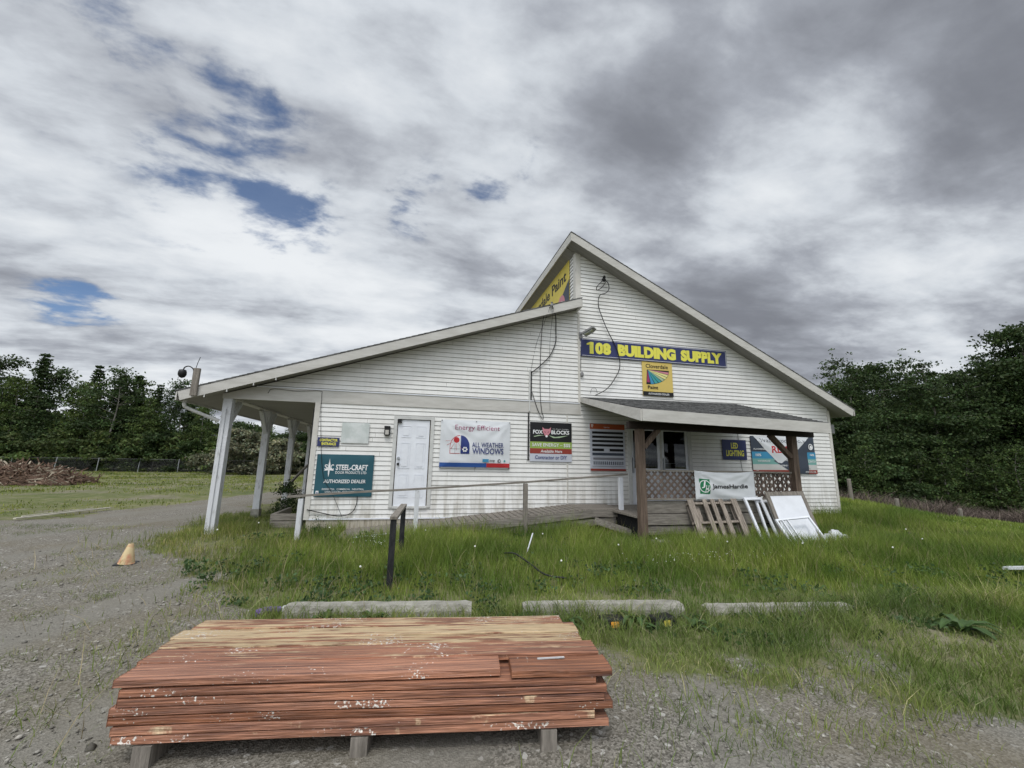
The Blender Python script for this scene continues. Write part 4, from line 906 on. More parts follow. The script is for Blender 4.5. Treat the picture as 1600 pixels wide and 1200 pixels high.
for x,y,l,rz in ((2.03,4.13,'black plastic box with an orange label, nearest the wood stack',-6),(2.55,4.07,'black plastic box with a dull yellow label, right of the other box',8)):
    t=thing('bait_box',l,'box',(x,y,0),R(rz),'black boxes by the wheel stop')
    mb=MB();mb.add([(-.14,-.09,-.02),(.14,-.09,-.02),(.14,.09,-.02),(-.14,.09,-.02),(-.12,-.06,.085),(.12,-.06,.085),(.12,.07,.085),(-.12,.07,.085)],[(0,3,2,1),(4,5,6,7),(0,1,5,4),(1,2,6,5),(2,3,7,6),(3,0,4,7)],BLACK);bevel(mb.build('box_body',t),.012)
    mb=MB();mb.add([(-.035,-.086,.012),(.045,-.086,.012),(.045,-.070,.062),(-.035,-.070,.062)],[(0,1,2,3)],flat('orange_label',(.75,.33,.04)) if x<2.3 else flat('dull_yellow_label',(.42,.36,.06)));o=mb.build('sticker',t);o.location=(0,-.006,0)
# ------------------------------------------------------------------ stack of stained boards
def stack():
    rz=R(-7.7);O=Vector((-1.42,3.70,0));ROT=Matrix.Rotation(rz,4,'Z')
    rows=[(.00,.17,.02,2.63,.12,'back board of the stack top, brown with bare streaks'),(.175,.145,-.04,2.70,.20,'second board from the back, mostly bare yellow wood'),(.325,.135,-.03,2.68,.14,'third board from the back, pale with brown edges'),(.465,.185,-.03,2.73,.045,'wide brown board with white flecks at its right end')]
    def one(l,v0,w,x0,x1,z,bare,dz=0,rot=0,tilt=0):
        x0+=.125*v0;x1+=.05*v0
        mb=MB();L=x1-x0;n=30;rs=random.Random(int(v0*1000)+int(z*777))
        v=[];f=[];bw=[]
        for i in range(n+1):
            wob=.0015*math.sin(i*.22+v0*9)
            for (py,pz) in ((0,-.019),(0,.019),(.3*w,.0205),(.7*w,.0205),(w,.019),(w,-.019)):
                v.append((L*i/n,-py+wob+rs.uniform(-.0006,.0006),pz+.0025*math.sin(i*.2+v0*20)))
        k=6;f=[(i*k+(q+1)%k,i*k+q,(i+1)*k+q,(i+1)*k+(q+1)%k) for i in range(n) for q in range(k)]+[list(range(k))[::-1],list(range((n+1)*k-1,n*k-1,-1))[::-1]]
        mb.add(v,f,STAIN);o=mb.build('stained_board')
        a=o.data.attributes.new('bare','FLOAT','POINT');a.data.foreach_set('value',[bare*(1 if abs(p[1]+w/2)<w*.6 else 0) for p in v])
        p=O+ROT@Vector((x0,-v0,0));o.location=(p.x,p.y,z);o.rotation_euler=(R(tilt),0,rz+R(rot))
        bevel(o,.003,1);tag(o,l,'board','boards of the stained wood stack')
    for v0,w,x0,x1,b,l in rows: one(l,v0,w,x0,x1,.392,b,rot=-.15,tilt=-1.2)
    one('long front board of the stack top, brown, its end short of the corner',.655,.19,-.03,2.08,.388,-.01,rot=.5,tilt=-1)
    one('short board end at the front right corner of stack top',.665,.19,2.095,2.74,.384,-.12,tilt=-1)
    names=['second','third','fourth','fifth','sixth','seventh']
    for q in range(6):
        z=.388-.044*(q+1)
        for j in range(4):
            pos=['back','back middle','front middle','front'][j]
            one(f'brown stained board in the {names[q]} layer of the stack, {pos} row',.01+.212*j+random.uniform(-.004,.004),.20,-.02+random.uniform(-.05,.05),2.71+random.uniform(-.09,.05),z,random.uniform(-.10,.03))
    for j,x in enumerate((.25,1.35,2.4)):
        mb=MB();mb.box(-.045,.045,-.42,.42,-.02,.098,GREYV);o=mb.build('timber_bearer');p=O+ROT@Vector((x,-.43,0));o.location=p;o.rotation_euler=(0,0,rz);tag(o,['left','middle','right'][j]+' grey timber bearer under the stained wood stack','timber','bearers under the wood stack')
    mb=MB();mb.bar((0,0,0),(.17,-.012,0),.012,.006,PAPER);o=mb.build('wood_splinter');p=O+ROT@Vector((2.35,-.72,0));o.location=(p.x,p.y,.412);tag(o,'pale splinter lying on the front right of the wood stack','splinter')
stack()
# ------------------------------------------------------------------ small things on the ground
t=thing('traffic_cone','faded orange and yellow traffic cone leaning on the gravel','traffic cone',(-4.02,7.55,.0));t.scale=(.72,.72,.78);t.rotation_euler=(R(3),R(5),R(12))
mb=MB();mb.box(-.17,.17,-.17,.17,0,.025,BLACK);bevel(mb.build('base',t),.01)
CONEM=mat('faded_cone',(.50,.22,.13),.7,vscale=5,col2=(.58,.46,.26),lo=.42,hi=.58)
mb=MB();mb.lathe([(.14,.024),(.13,.05),(.045,.37),(.035,.38)],0,0,CONEM,20);mb.build('cone_body',t,smooth=True)
mb=MB();mb.tube([(0,0,0),(.10,.02,.01),(.22,.0,.0)],.035,flat('purple_plastic',(.16,.11,.28),.3),9);mb.lathe([(.02,-.035),(.04,-.01),(.04,.02),(.01,.035)],.26,0,WINK,8)
o=mb.build('plastic_bottle');o.location=(-1.45,4.95,.045);o.rotation_euler=(0,0,R(18));tag(o,'crushed purple plastic bottle at the left wheel stop','bottle')
o=MB().tube(catm([(1.50,6.75,.16),(1.58,6.4,.22),(1.70,6.0,.17),(1.80,5.6,.12),(2.05,5.45,.1)],6),.012,CABLE).build('black_hose',None,None,True);tag(o,'thin black hose arching through the grass','hose')
o=MB().bar((1.9,6.9,.1),(2.02,6.95,.42),.02,.01,WHITE).build('white_stake');tag(o,'short white stake leaning in the grass','stake')
o=MB().box(-.12,.16,-.1,.1,.1,.14,VINYL).build('litter_panel');o.location=(8.98,4.7,.03);o.rotation_euler=(R(-12),R(4),R(20));tag(o,'small white panel lying in the grass at right edge','litter')
for k,(a,b,l) in enumerate((((-9.05,12.5),(-8.4,14.6),'long pale plank lying beside the gravel road'),((-9.2,12.9),(-8.7,14.4),'thinner plank left of the long pale plank'))):
    a3,b3=Vector((*a,.045)),Vector((*b,.06));mb=MB();mb.bar(a3,b3,.07-.03*k,.03,mat('bleached_plank',(.50,.47,.39),.85,var=.2));o=mb.build('plank');tag(o,l,'plank','planks beside the gravel road')
mb=MB()
for z in (0.0,.16): mb.box(-3.1,-2.45,10.78,10.86,z,z+.14,GREYW);mb.box(-3.1,-3.02,10.86,12.2,z,z+.14,GREYW)
tag(mb.build('planter_edging'),'low grey timber planter edging by the walkway','planter')
t=thing('hose_reel','dark box with a pale green round cap left of the corner post','box',(-2.42,10.5,0))
mb=MB();mb.box(-2.48,-2.33,10.45,10.6,0,.5,BLACK);part('box_body',mb,t)
mb=MB();mb.tube([(-2.46,10.43,.56),(-2.36,10.43,.56)],.06,flat('pale_green_plastic',(.25,.36,.31)),10);part('cap',mb,t)
mb=MB();mb.bar((-1.05,8.93,.07),(-.35,8.93,.135),.06,.02,VINYL);tag(mb.build('trim_strip'),'white trim strip lying on the low end of the ramp','strip')
# brush pile
def pile():
    rs=random.Random(5);mb=MB();A=mat('bark_debris',(.085,.052,.036),.9,vscale=3,col2=(.21,.14,.10));B=mat('pale_stick',(.38,.33,.25),.9)
    cx,cy=-20.3,26.3
    n=26;m=12
    v=[];f=[]
    for i in range(n+1):
        for j in range(m+1):
            u=i/n*2-1;w=j/m*2-1;h=1.05*max(0,1-abs(u)**3)*max(0,1-w*w)**.7*(.75+.35*rs.random())
            v.append((cx+u*3.9,cy+w*1.6,h*.85-.05))
    f=[(i*(m+1)+j,(i+1)*(m+1)+j,(i+1)*(m+1)+j+1,i*(m+1)+j+1) for i in range(n) for j in range(m)];mb.add(v,f,A)
    for k in range(1100):
        u=rs.uniform(-1,1);w=rs.uniform(-1,.6);h=1.0*max(0,1-abs(u)**3)*max(0,1-w*w)**.7+rs.uniform(-.15,.1)
        p=Vector((cx+u*3.9,cy+w*1.6,max(.05,h*.85)));d=Vector((rs.uniform(-1,1),rs.uniform(-.5,.5),rs.uniform(-.35,.45))).normalized()*rs.uniform(.15,.65)
        mb.bar(p-d,p+d,rs.uniform(.02,.06),rs.uniform(.02,.05),B if rs.random()<.2 else A)
    o=mb.build('brush_pile');tag(o,'long heap of reddish wood slash and sticks by the far fence','debris',kind='stuff')
pile()
# ------------------------------------------------------------------ fences
def chain_fence():
    P=thing('chain_link_fence','low chain link fence along the far left tree line','fence',(-30,43,0))
    GALVD=mat('dull_galvanised_wire',(.13,.135,.13),.7)
    pts=[Vector((-78,40,0)),Vector((-44,42.5,0)),Vector((-26.7,43.7,0)),Vector((-3,45.2,0)),Vector((14,46,0))]
    mb=MB()
    for a,b in zip(pts,pts[1:]): mb.tube([a+Vector((0,0,1.13)),b+Vector((0,0,1.13))],.018,GALVD,5)
    part('top_rail',mb,P)
    mb=MB()
    for a,b in zip(pts,pts[1:]):
        L=(b-a).length;d=(b-a)/L;s=0
        while s<L-1:
            p=a+d*s
            for q,(z0,z1) in enumerate(((.05,1.1),(1.1,.05))):
                A=p+Vector((0,0,z0));B=p+d*1.05+Vector((0,0,z1));n=Vector((0,0,.0035));mb.add([A-n,B-n,B+n,A+n],[(0,1,2,3)],GALVD)
            s+=.12
    part('wire_mesh',mb,P)
    base=None
    for a,b in zip(pts,pts[1:]):
        L=(b-a).length;n=max(1,round(L/3.0))
        for i in range(n):
            p=a.lerp(b,i/n);lean=random.uniform(-.06,.08)
            if base is None:
                mb=MB();mb.tube([(0,0,-.1),(0,0,1.2)],.035,GALV,6);base=mb.build('fence_post',P);o=base
            else: o=base.copy();C.objects.link(o);o.parent=P
            o.location=p-P.location;o.rotation_euler=(0,lean,0)
chain_fence()
RP=[((19.15,15.0),1.12,'first grey fence post past the building corner'),((20.9,14.4),.62,'middle weathered fence post at the weed line'),((23.4,13.7),.62,'rightmost weathered fence post in the weeds')]
for (x,y),h,l in RP:
    z=float(gz(x,y));mb=MB();mb.lathe([(.075,-.3),(.075,h),(.06,h+.02)],0,0,GREYV,9);o=mb.build('fence_post');o.location=(x,y,z);o.rotation_euler=(0,R(random.uniform(-4,2)),0);tag(o,l,'post','old fence posts on the right')
# ------------------------------------------------------------------ vegetation
def mesh_np(name,v,f,mat_,tint=None,mats=None,mi=None):
    """v (n,3), f (m,k) all same size"""
    k=f.shape[1];me=bpy.data.meshes.new(name);me.vertices.add(len(v));me.vertices.foreach_set('co',np.ascontiguousarray(v,dtype=np.float32).ravel())
    me.loops.add(f.size);me.loops.foreach_set('vertex_index',f.astype(np.int32).ravel());me.polygons.add(len(f))
    me.polygons.foreach_set('loop_start',np.arange(0,f.size,k,dtype=np.int32));me.polygons.foreach_set('loop_total',np.full(len(f),k,dtype=np.int32))
    me.materials.append(mat_)
    me.update()
    if tint is not None:
        a=me.color_attributes.new('tint','FLOAT_COLOR','POINT');c=np.ones((len(v),4),np.float32);c[:,:3]=tint;a.data.foreach_set('color',c.ravel())
    return me
def leaves(cent,size,tint,r):
    n=len(cent);a=r.normal(size=(n,3));a/=np.linalg.norm(a,axis=1,keepdims=True);b=r.normal(size=(n,3));b-=a*(a*b).sum(1,keepdims=True);b/=np.linalg.norm(b,axis=1,keepdims=True)
    s=size[:,None];v=np.stack([cent-a*s,cent+b*s*.62,cent+a*s,cent-b*s*.62],1).reshape(-1,3)
    f=np.arange(4*n).reshape(n,4);return v,f,np.repeat(tint,4,0)
def make_tree(seed,H,Rr,kind,leaf,nl,m,base=.14,lean=.0):
    r=np.random.default_rng(seed);rs=random.Random(seed);tr=MB()
    top=Vector((lean*H,rs.uniform(-.03,.03)*H,H*.94));tw=[Vector((0,0,-.3)),Vector((rs.uniform(-.1,.1),rs.uniform(-.1,.1),H*.3)),Vector((lean*H*.6+rs.uniform(-.2,.2),rs.uniform(-.2,.2),H*.65)),top]
    tp=catm(tw,4);tr.tube(tp,.018*H*.55+.03,BARK,7,r2=.012)
    cl=[]
    if kind=='conifer':
        nt=int(H*3.2)
        for k in range(nt):
            t=k/nt;z=H*(base+(1-base)*t);rad=Rr*(1-t)**.85*(.75+.4*rs.random())+.06
            for j in range(rs.randint(5,7)):
                a=rs.uniform(0,6.283);steps=max(2,int(rad/.22))
                for q in range(steps):
                    s=(q+.7)/steps;cl.append((math.cos(a)*rad*s,math.sin(a)*rad*s,z-.28*rad*s+.05*rs.random(),.12+.10*(1-s)*rad*.5,1))
    elif kind in('layer','cone'):
        nt=int(H*(1.9 if kind=='layer' else 3.0))
        for k in range(nt):
            t=(k+rs.uniform(-.35,.35))/nt;t=min(max(t,0),.99);z=H*(base+(1-base)*t)
            pr=(min(1,(t+.25)*2.2)*(1-t)**.55) if kind=='layer' else (1-t)**.8
            for j in range(rs.randint(4,7)):
                a=rs.uniform(0,6.283);rad=Rr*pr*rs.uniform(.5,1.25)+.12;up=rs.uniform(.0,.28) if kind=='layer' else rs.uniform(.1,.5)
                steps=max(2,int(rad/.38));sp=.14+.10*rad
                ax=tp[min(len(tp)-1,int(z/H*len(tp)))]
                for q in range(steps):
                    s_=(q+.9)/steps;cl.append((ax.x+math.cos(a)*rad*s_+rs.uniform(-.1,.1),ax.y+math.sin(a)*rad*s_+rs.uniform(-.1,.1),z+up*rad*s_-.10*s_*s_*rad,sp*(1.15-.45*s_)*1.15,rs.uniform(.6,1.35)))
                if j<3: tr.tube([Vector((ax.x,ax.y,z)),Vector((ax.x+math.cos(a)*rad*.7,ax.y+math.sin(a)*rad*.7,z+up*rad*.7))],.022,BARK,4,r2=.006,caps=False)
        for k in range(5): cl.append((top.x,top.y,H*(.93+.03*k),.10,1.1))
    else:
        nc=int((62 if H>6 else 110)*(H/10)**.6)
        for k in range(nc):
            t=rs.random()**.8;z=H*(base+(1-base)*t)
            prof={'aspen':(math.sin(math.pi*min(1,.14+.86*t)**.8)**.75)*(1-.25*t),'round':math.sin(math.pi*min(.99,.1+.86*t))**.6,'bush':max(.15,1-t*t)**.5}[kind]
            lob=1+.28*math.sin(3*t*6.28+seed)+.22*rs.uniform(-1,1)
            rad=Rr*prof*lob*math.sqrt(rs.uniform(.12,1));a=rs.uniform(0,6.283)
            cz=z+rs.uniform(-.3,.3);ax=tp[min(len(tp)-1,int(t*len(tp)))]
            c=Vector((ax.x+math.cos(a)*rad,ax.y+math.sin(a)*rad,cz));cl.append((c.x,c.y,c.z,rs.uniform(.25,.60)*(H/10)**.5,rs.uniform(.55,1.4)))
            if k%3==0: tr.tube([ax.lerp(Vector((ax.x,ax.y,max(.3,cz-.5*rad))),.8),Vector((ax.x,ax.y,max(.3,cz-.6*rad))).lerp(c,.5)+Vector((0,0,.1)),c],.03,BARK,4,r2=.006,caps=False)
        # leader tips that break the outline
        for k in range(int(nc*.10)):
            a=rs.uniform(0,6.283);q=rs.random();cl.append((top.x+math.cos(a)*Rr*.4*q,top.y+math.sin(a)*Rr*.4*q,H*(1.0-.25*q)+rs.uniform(0,.35),rs.uniform(.12,.24),rs.uniform(.9,1.3)))
    cl=np.array(cl);w=cl[:,3]**2;w/=w.sum();idx=r.choice(len(cl),nl,p=w)
    off=r.normal(size=(nl,3))*cl[idx,3:4]*np.array([1,1,.42]);c=cl[idx,:3]+off;c[:,2]=np.maximum(c[:,2],.05)
    tint=cl[idx,4:5]*r.uniform(.7,1.3,(nl,1))*np.array([[1,1,1]]);tint=tint*np.stack([r.uniform(.85,1.2,nl),np.ones(nl),r.uniform(.8,1.1,nl)],1)
    v,f,tt=leaves(c,leaf*r.uniform(.6,1.3,nl),tint,r)
    trunk=tr.build('trunk');crown=bpy.data.objects.new('crown',mesh_np('crown',v,f,m,tt));C.objects.link(crown)
    root=bpy.data.objects.new('tree',None);C.objects.link(root);trunk.parent=root;crown.parent=root
    return root
def place(proto,used,x,y,s,name,label,cat,group,rz=None,zs=1):
    if proto not in used: o=proto;used.add(proto)
    else:
        o=proto.copy();C.objects.link(o)
        for c in proto.children:
            d=c.copy();C.objects.link(d);d.parent=o
    o.name=name;o.location=(x,y,float(gz(x,y))-.05);o.scale=(s,s,s*zs);o.rotation_euler=(0,0,random.uniform(0,6.28) if rz is None else rz)
    tag(o,label,cat,group)
    return o
used=set();random.seed(21)
LP=[make_tree(1,10,2.7,'layer',.12,6500,LEAF),make_tree(2,10,2.5,'round',.12,4800,LEAFD),make_tree(3,9.5,2.3,'layer',.115,5600,LEAF),make_tree(4,9,2.5,'layer',.12,6200,LEAFD),make_tree(14,10,2.0,'aspen',.115,4200,LEAF),make_tree(15,10,2.3,'round',.12,4600,LEAFD)]
CF=[make_tree(5,9,1.7,'conifer',.11,9000,LEAFD),make_tree(6,8,1.5,'conifer',.11,8000,LEAFD)]
BU=[make_tree(7,2.6,1.7,'bush',.10,4500,LEAFL,base=.02),make_tree(8,3.0,2.0,'bush',.11,5000,LEAFD,base=.02)]
# left forest: silhouette heights read from the photo, (x, top height)
def ltop(x):
    P=[(-75,10),(-40,9.9),(-38,10.3),(-35.5,9.0),(-34,9.6),(-31.5,10.1),(-29.5,8.6),(-27.8,9.9),(-26.6,8.7),(-24,7.6),(-21,6.6),(-17,5.6),(-13,5.4),(-8,5.6),(0,6.5),(20,8)]
    for (a,b),(c,d) in zip(P,P[1:]):
        if a<=x<=c: return b+(d-b)*(x-a)/(c-a)
    return 9
POS=['far left','left','centre left','nearer the walkway']
xx=-72;k=0
while xx<12:
    y=random.uniform(46.5,49);h=ltop(xx)*random.uniform(.84,1.07);p=LP[(k*5)%6]
    place(p,used,xx,y,h/10,'deciduous_tree','leafy deciduous tree in the front row of the far left tree line','tree','front trees of the left tree line')
    xx+=random.uniform(2.1,3.0);k+=1
xx=-74
while xx<14:
    y=random.uniform(51,55);h=ltop(xx)*random.uniform(.85,1.12);p=LP[(k*5+2)%6]
    place(p,used,xx,y,h/9.8,'deciduous_tree','leafy deciduous tree in the rear rows of the far left tree line','tree','rear trees of the left tree line')
    xx+=random.uniform(2.6,3.6);k+=1
xx=-76
while xx<14:
    place(BU[1],used,xx,random.uniform(49.5,51),random.uniform(1.2,1.75),'shrub','tall dark shrub inside the far left tree line','shrub','tall shrubs inside the left tree line')
    xx+=random.uniform(2.0,2.8)
xx=-76
while xx<14:
    place(BU[k%2],used,xx,random.uniform(45.3,46.6),random.uniform(.7,1.35),'shrub','low shrub under the far left tree line behind the chain link fence','shrub','undergrowth shrubs of the left tree line')
    xx+=random.uniform(1.3,2.0);k+=1
place(CF[0],used,-26.4,50,1.0,'spruce_tree','dark pointed spruce just left of the security camera','tree','spruces of the left tree line')
place(CF[1],used,-28.9,51,1.25,'spruce_tree','pointed spruce behind the tallest crowns left of the roof corner','tree','spruces of the left tree line')
place(CF[1],used,-31.5,53,1.28,'spruce_tree','spruce tip leftmost among the left tree line crowns','tree','spruces of the left tree line')
for x,y,sc,l in ((-36.6,50,1.28,'spruce tip at the far left above the slash heap'),(-42,51,1.35,'spruce left of the slash heap'),(-23.6,50.5,.95,'small spruce behind the roof corner'),(-33.2,52,1.22,'slender spruce in the left middle of the far tree line')):
    place(CF[int(sc*100)%2],used,x,y,sc,'spruce_tree',l,'tree','spruces of the left tree line')
wb=make_tree(9,3.9,3.0,'bush',.12,17000,WILL,base=.02);place(wb,used,-14.6,41.5,.93,'willow_bush','large rounded grey green bush seen between the walkway posts','bush',None)
wb2=make_tree(10,3.0,2.0,'bush',.12,8000,WILL,base=.02);place(wb2,used,-11.9,42.3,1.0,'willow_bush','smaller pale grey bush just right of the large one','bush',None)
# right forest: darker and nearer
RT=[make_tree(31,10,2.1,'round',.085,15000,LEAFD,base=.22),make_tree(32,10,2.9,'layer',.085,18000,LEAFD,base=.1),make_tree(33,11,2.7,'layer',.085,19000,LEAFM,base=.12),make_tree(37,10,2.5,'layer',.085,17000,LEAFD)]
YT=[make_tree(34,5,1.5,'cone',.07,5200,LEAFY,base=.10),make_tree(35,4.5,1.25,'cone',.065,4500,LEAFY,base=.08)]
DB=[make_tree(36,3,2.0,'bush',.10,9000,LEAFD,base=.02)]
def rtop(px):  # wanted top of the right skyline, photo pixel rows
    P=[(1200,690),(1280,650),(1300,592),(1325,572),(1350,585),(1375,612),(1400,604),(1420,580),(1445,572),(1470,600),(1500,590),(1530,585),(1555,560),(1590,528),(1640,520),(1800,520)]
    for (a,b),(c,d) in zip(P,P[1:]):
        if a<=px<=c: return b+(d-b)*(px-a)/(c-a)
    return 520 if px>1280 else 690
def ray(px,py): return r_*((px-800)/642.6)+u_*((600-py)/642.6)+w_
SP=[make_tree(61,10,2.0,'cone',.085,15000,LEAFD,base=.06)]
for px,Y,dy,l in ((1330,29,-4,'pointed fir nearest the roof end in the right wood'),(1418,29,4,'pointed fir in the first dip of the right wood skyline'),(1452,28,-4,'tallest pointed fir in the middle of the right wood'),(1512,28,-2,'pointed fir between the middle and the tall right trees'),(1604,25,-8,'pointed fir at the right edge')):
    d=ray(px,rtop(px)+dy);t=Y/d.y;place(SP[0],used,d.x*t,Y,(1.6+d.z*t-float(gz(d.x*t,Y)))/10,'fir_tree',l,'tree','firs of the right wood')
k=0
for px,Y in ((1225,27),(1262,30),(1304,25),(1322,23),(1352,27),(1382,24),(1412,26),(1443,22),(1472,26),(1500,23),(1532,26),(1562,22),(1592,21),(1625,23),(1660,21),(1700,22),(1745,20),(1790,18)):
    d=ray(px,rtop(px)-3);t=Y/d.y;x,z=d.x*t,1.6+d.z*t;z0=float(gz(x,Y));h=z-z0
    place(RT[(k*3)%4],used,x,Y,h/9.6,'broadleaf_tree','tall dark broadleaf tree in the front row of the right wood','tree','front trees of the right wood',zs=1);k+=1
for px,Y in ((1240,36),(1290,34),(1335,33),(1380,35),(1425,33),(1470,35),(1515,32),(1560,33),(1605,31),(1650,33),(1700,31),(1270,40),(1400,41),(1530,40),(1640,40)):
    d=ray(px,rtop(px)+22);t=Y/d.y;x,z=d.x*t,1.6+d.z*t;h=z-float(gz(x,Y))
    place(RT[(k*3+1)%4],used,x,Y,h/9.8,'broadleaf_tree','dark broadleaf tree in the rear rows of the right wood','tree','rear trees of the right wood',zs=1);k+=1
for px,Y,h,l in ((1322,21,4.0,'young tree with light green leaves nearest the building corner'),(1362,20,4.3,'young light green tree above the second fence post'),(1388,20,3.6,'small young tree leaning right of the second fence post'),(1440,21,4.6,'young tree near the middle of the weed strip'),(1482,19.5,5.2,'tallest young light green tree before the right wood'),(1520,20,4.4,'young tree above the rightmost fence post'),(1560,18.5,5.0,'young light green tree close to the right edge'),(1600,18,5.0,'young tree at the right edge of the picture'),(1650,17.5,5,'young tree just past the right edge')):
    d=ray(px,760);t=Y/d.y;x=d.x*t
    place(YT[k%2],used,x,Y,h/5,'young_tree',l,'tree','young trees before the right wood');k+=1
for px in range(1230,1760,52):
    Y=21.5+random.uniform(-.8,1.5)-(px-1230)*.006;d=ray(px,760);t=Y/d.y
    place(DB[0],used,d.x*t,Y,random.uniform(.6,1.0),'shrub','dark shrub at the foot of the right wood','shrub','undergrowth shrubs of the right wood')
for p in LP+CF+BU+RT+YT+DB+SP:
    if p not in used: bpy.data.objects.remove(p)
# ------------------------------------------------------------------ grass
ZN=np.array([.8,1.0,.6])
def blades(name,x,y,h,w,tint,m,label,kind='grass',bend=.45,z=None):
    n=len(x);r=rng;z=gz(x,y)-.015 if z is None else z
    a=r.uniform(0,2*np.pi,n);dx,dy=np.cos(a),np.sin(a);b=r.uniform(0,2*np.pi,n);k=h*bend*r.uniform(.2,1.3,n)
    bx,by=np.cos(b)*k,np.sin(b)*k
    P=np.empty((n,6,3));
    for i,(t,ww) in enumerate(((0,1.),(.55,.8),(1.,.12))):
        cx=x+bx*t**2;cy=y+by*t**2;cz=z+h*(t-.10*t*t)
        P[:,2*i,0]=cx-dx*w*ww/2;P[:,2*i,1]=cy-dy*w*ww/2;P[:,2*i,2]=cz
        P[:,2*i+1,0]=cx+dx*w*ww/2;P[:,2*i+1,1]=cy+dy*w*ww/2;P[:,2*i+1,2]=cz
    base=np.arange(n)[:,None]*6;f=np.concatenate([base+np.array([[0,1,3,2]]),base+np.array([[2,3,5,4]])],0)
    me=mesh_np(name,P.reshape(-1,3),f,m,np.repeat(tint,6,0));o=bpy.data.objects.new(name,me);C.objects.link(o);tag(o,label,kind,None,'stuff');return o
def scatter(n,x0,x1,y0,y1):
    return rng.uniform(x0,x1,n),rng.uniform(y0,y1,n)
def clumpy(n,x0,x1,y0,y1,per,rad):
    cx,cy=scatter(n//per,x0,x1,y0,y1);x=np.repeat(cx,per)+rng.normal(0,rad,len(cx)*per);y=np.repeat(cy,per)+rng.normal(0,rad,len(cx)*per);return x,y
def edgeY(x): return 16.3-.33*(x-19)
def tints(n,x,y,dry=.0,seed=1):
    g=vn(x,y,.6,seed)*.6+vn(x,y,2.3,seed+1)*.4
    t=np.stack([.75+.7*g,.8+.45*g,.75+.35*g],1)*rng.uniform(.65,1.3,(n,1))
    d=rng.random(n)<dry;t[d]*=np.array([1.75,1.3,2.6]);return t
def inside(x,y,m=.0):
    b=(x>-2.25-m)&(x<12.5+m)&(y>FY-.02-m)
    rmp=(x>-1.35)&(x<4.95)&(y>9.03)&(y<10.2)
    por=(x>4.5)&(x<8.55)&(y>7.93)
    wood=(x>-1.5)&(x<1.35)&(y<3.75-.13*(x+1.4))&(y>2.4)
    kb=np.zeros(x.shape,bool)
    for a,c,_ in kerbs:
        d=(y-(a[1]+(c[1]-a[1])*(x-a[0])/(c[0]-a[0])));kb|=(abs(d)<.12)&(x>a[0])&(x<c[0])
    return b|rmp|por|wood|kb
def curbY(x): return 4.78-.145*x
# long meadow grass before the building
x,y=clumpy(150000,-2.6,13.5,4.1,10.15,9,.05);sy=y-curbY(x)
L=sst(sy,.0,2.3)
keep=(~inside(x,y))&(sy>-.05)&(rng.random(len(x))<.30+.70*sst(x+.35*(vn(x,y,1,3)-.5)*4,-2.6,-.2))&(rng.random(len(x))<.42+.58*sst(sy,.1,1.2))
x,y,L=x[keep],y[keep],L[keep];n=len(x)
h=(.10+.26*L*(.25+1.15*vn(x,y,1.0,6)))*rng.uniform(.55,1.25,n)*(.55+.45*sst(x,-2.3,0));h=np.where(rng.random(n)<.03,h*1.5,h)
h*=1+.5*sst(y,8,9.1)
blades('meadow_grass',x,y,h,np.full(n,.0075),tints(n,x,y,.10),GRASS,'long green grass growing in front of the store')
# right hand meadow
x,y=clumpy(170000,12.3,34,3.0,17.5,9,.12);keep=(y<edgeY(x)+.4)&(x<32)&(x/y<3.2);x,y=x[keep],y[keep];n=len(x)
x2,y2=clumpy(50000,6,15,1.5,4.3,9,.07);k2=(y2>2.9+.1*(x2-6)*0)&(x2/y2<3.5)&(y2<curbY(x2)+.3)&(rng.random(len(x2))<sst(x2,5.2,7.5)+.15);x=np.r_[x,x2[k2]];y=np.r_[y,y2[k2]];n=len(x)
h=.26*rng.uniform(.5,1.3,n)*(.6+.7*vn(x,y,.4,8));h[-k2.sum():]*=.8
blades('right_meadow_grass',x,y,h,np.clip(.0011*np.hypot(x,y),.008,.03),tints(n,x,y,.05,4),GRASS,'green grass on the slope right of the store')
# low weeds between kerbs and gravel and towards the right foreground
x,y=clumpy(90000,-2.4,8.5,2.2,5.1,12,.045);sy=y-curbY(x);g=gravel(x,y)
keep=(~inside(x,y))&(sy<.25)&(rng.random(len(x))<np.clip((1-g)*1.1,.08,1)*(.35+.9*vn(x,y,1.6,9)));x,y=x[keep],y[keep];n=len(x)
h=.105*rng.uniform(.4,1.6,n)*(.5+1.0*vn(x,y,1.2,10))*(1+.5*sst(x,2.8,4.2)*sst(y-curbY(x),-1.1,-.3));h*=1+.9*np.exp(-((y-curbY(x)+.16)/.13)**2)*(.3+vn(x,y,2.2,41))
blades('kerb_weeds',x,y,h,np.full(n,.006),tints(n,x,y,.18,6)*np.array([1.0,.95,1.25]),GRASS,'short weeds thinning into gravel in front of the wheel stops',bend=.8)
# left verge by the walkway posts
x,y=clumpy(52000,-6.0,-1.2,4.6,14.5,10,.05);g=gravel(x,y)
keep=(~inside(x,y,.02))&(rng.random(len(x))<np.clip(1.02-1.0*g,.03,1)*(-.15+1.25*vn(x,y,1.1,13)+.5*sst(x,-3.2,-1.6)*sst(y,7,9)));x,y=x[keep],y[keep];n=len(x)
h=(.045+.15*vn(x,y,.9,14)*(1+.6*sst(y,8,10)))*rng.uniform(.5,1.35,n);blades('verge_grass',x,y,h,np.full(n,.0075),tints(n,x,y,.24,8)*np.array([.95,.88,1.0]),GRASS,'patchy verge grass beside the walkway posts')
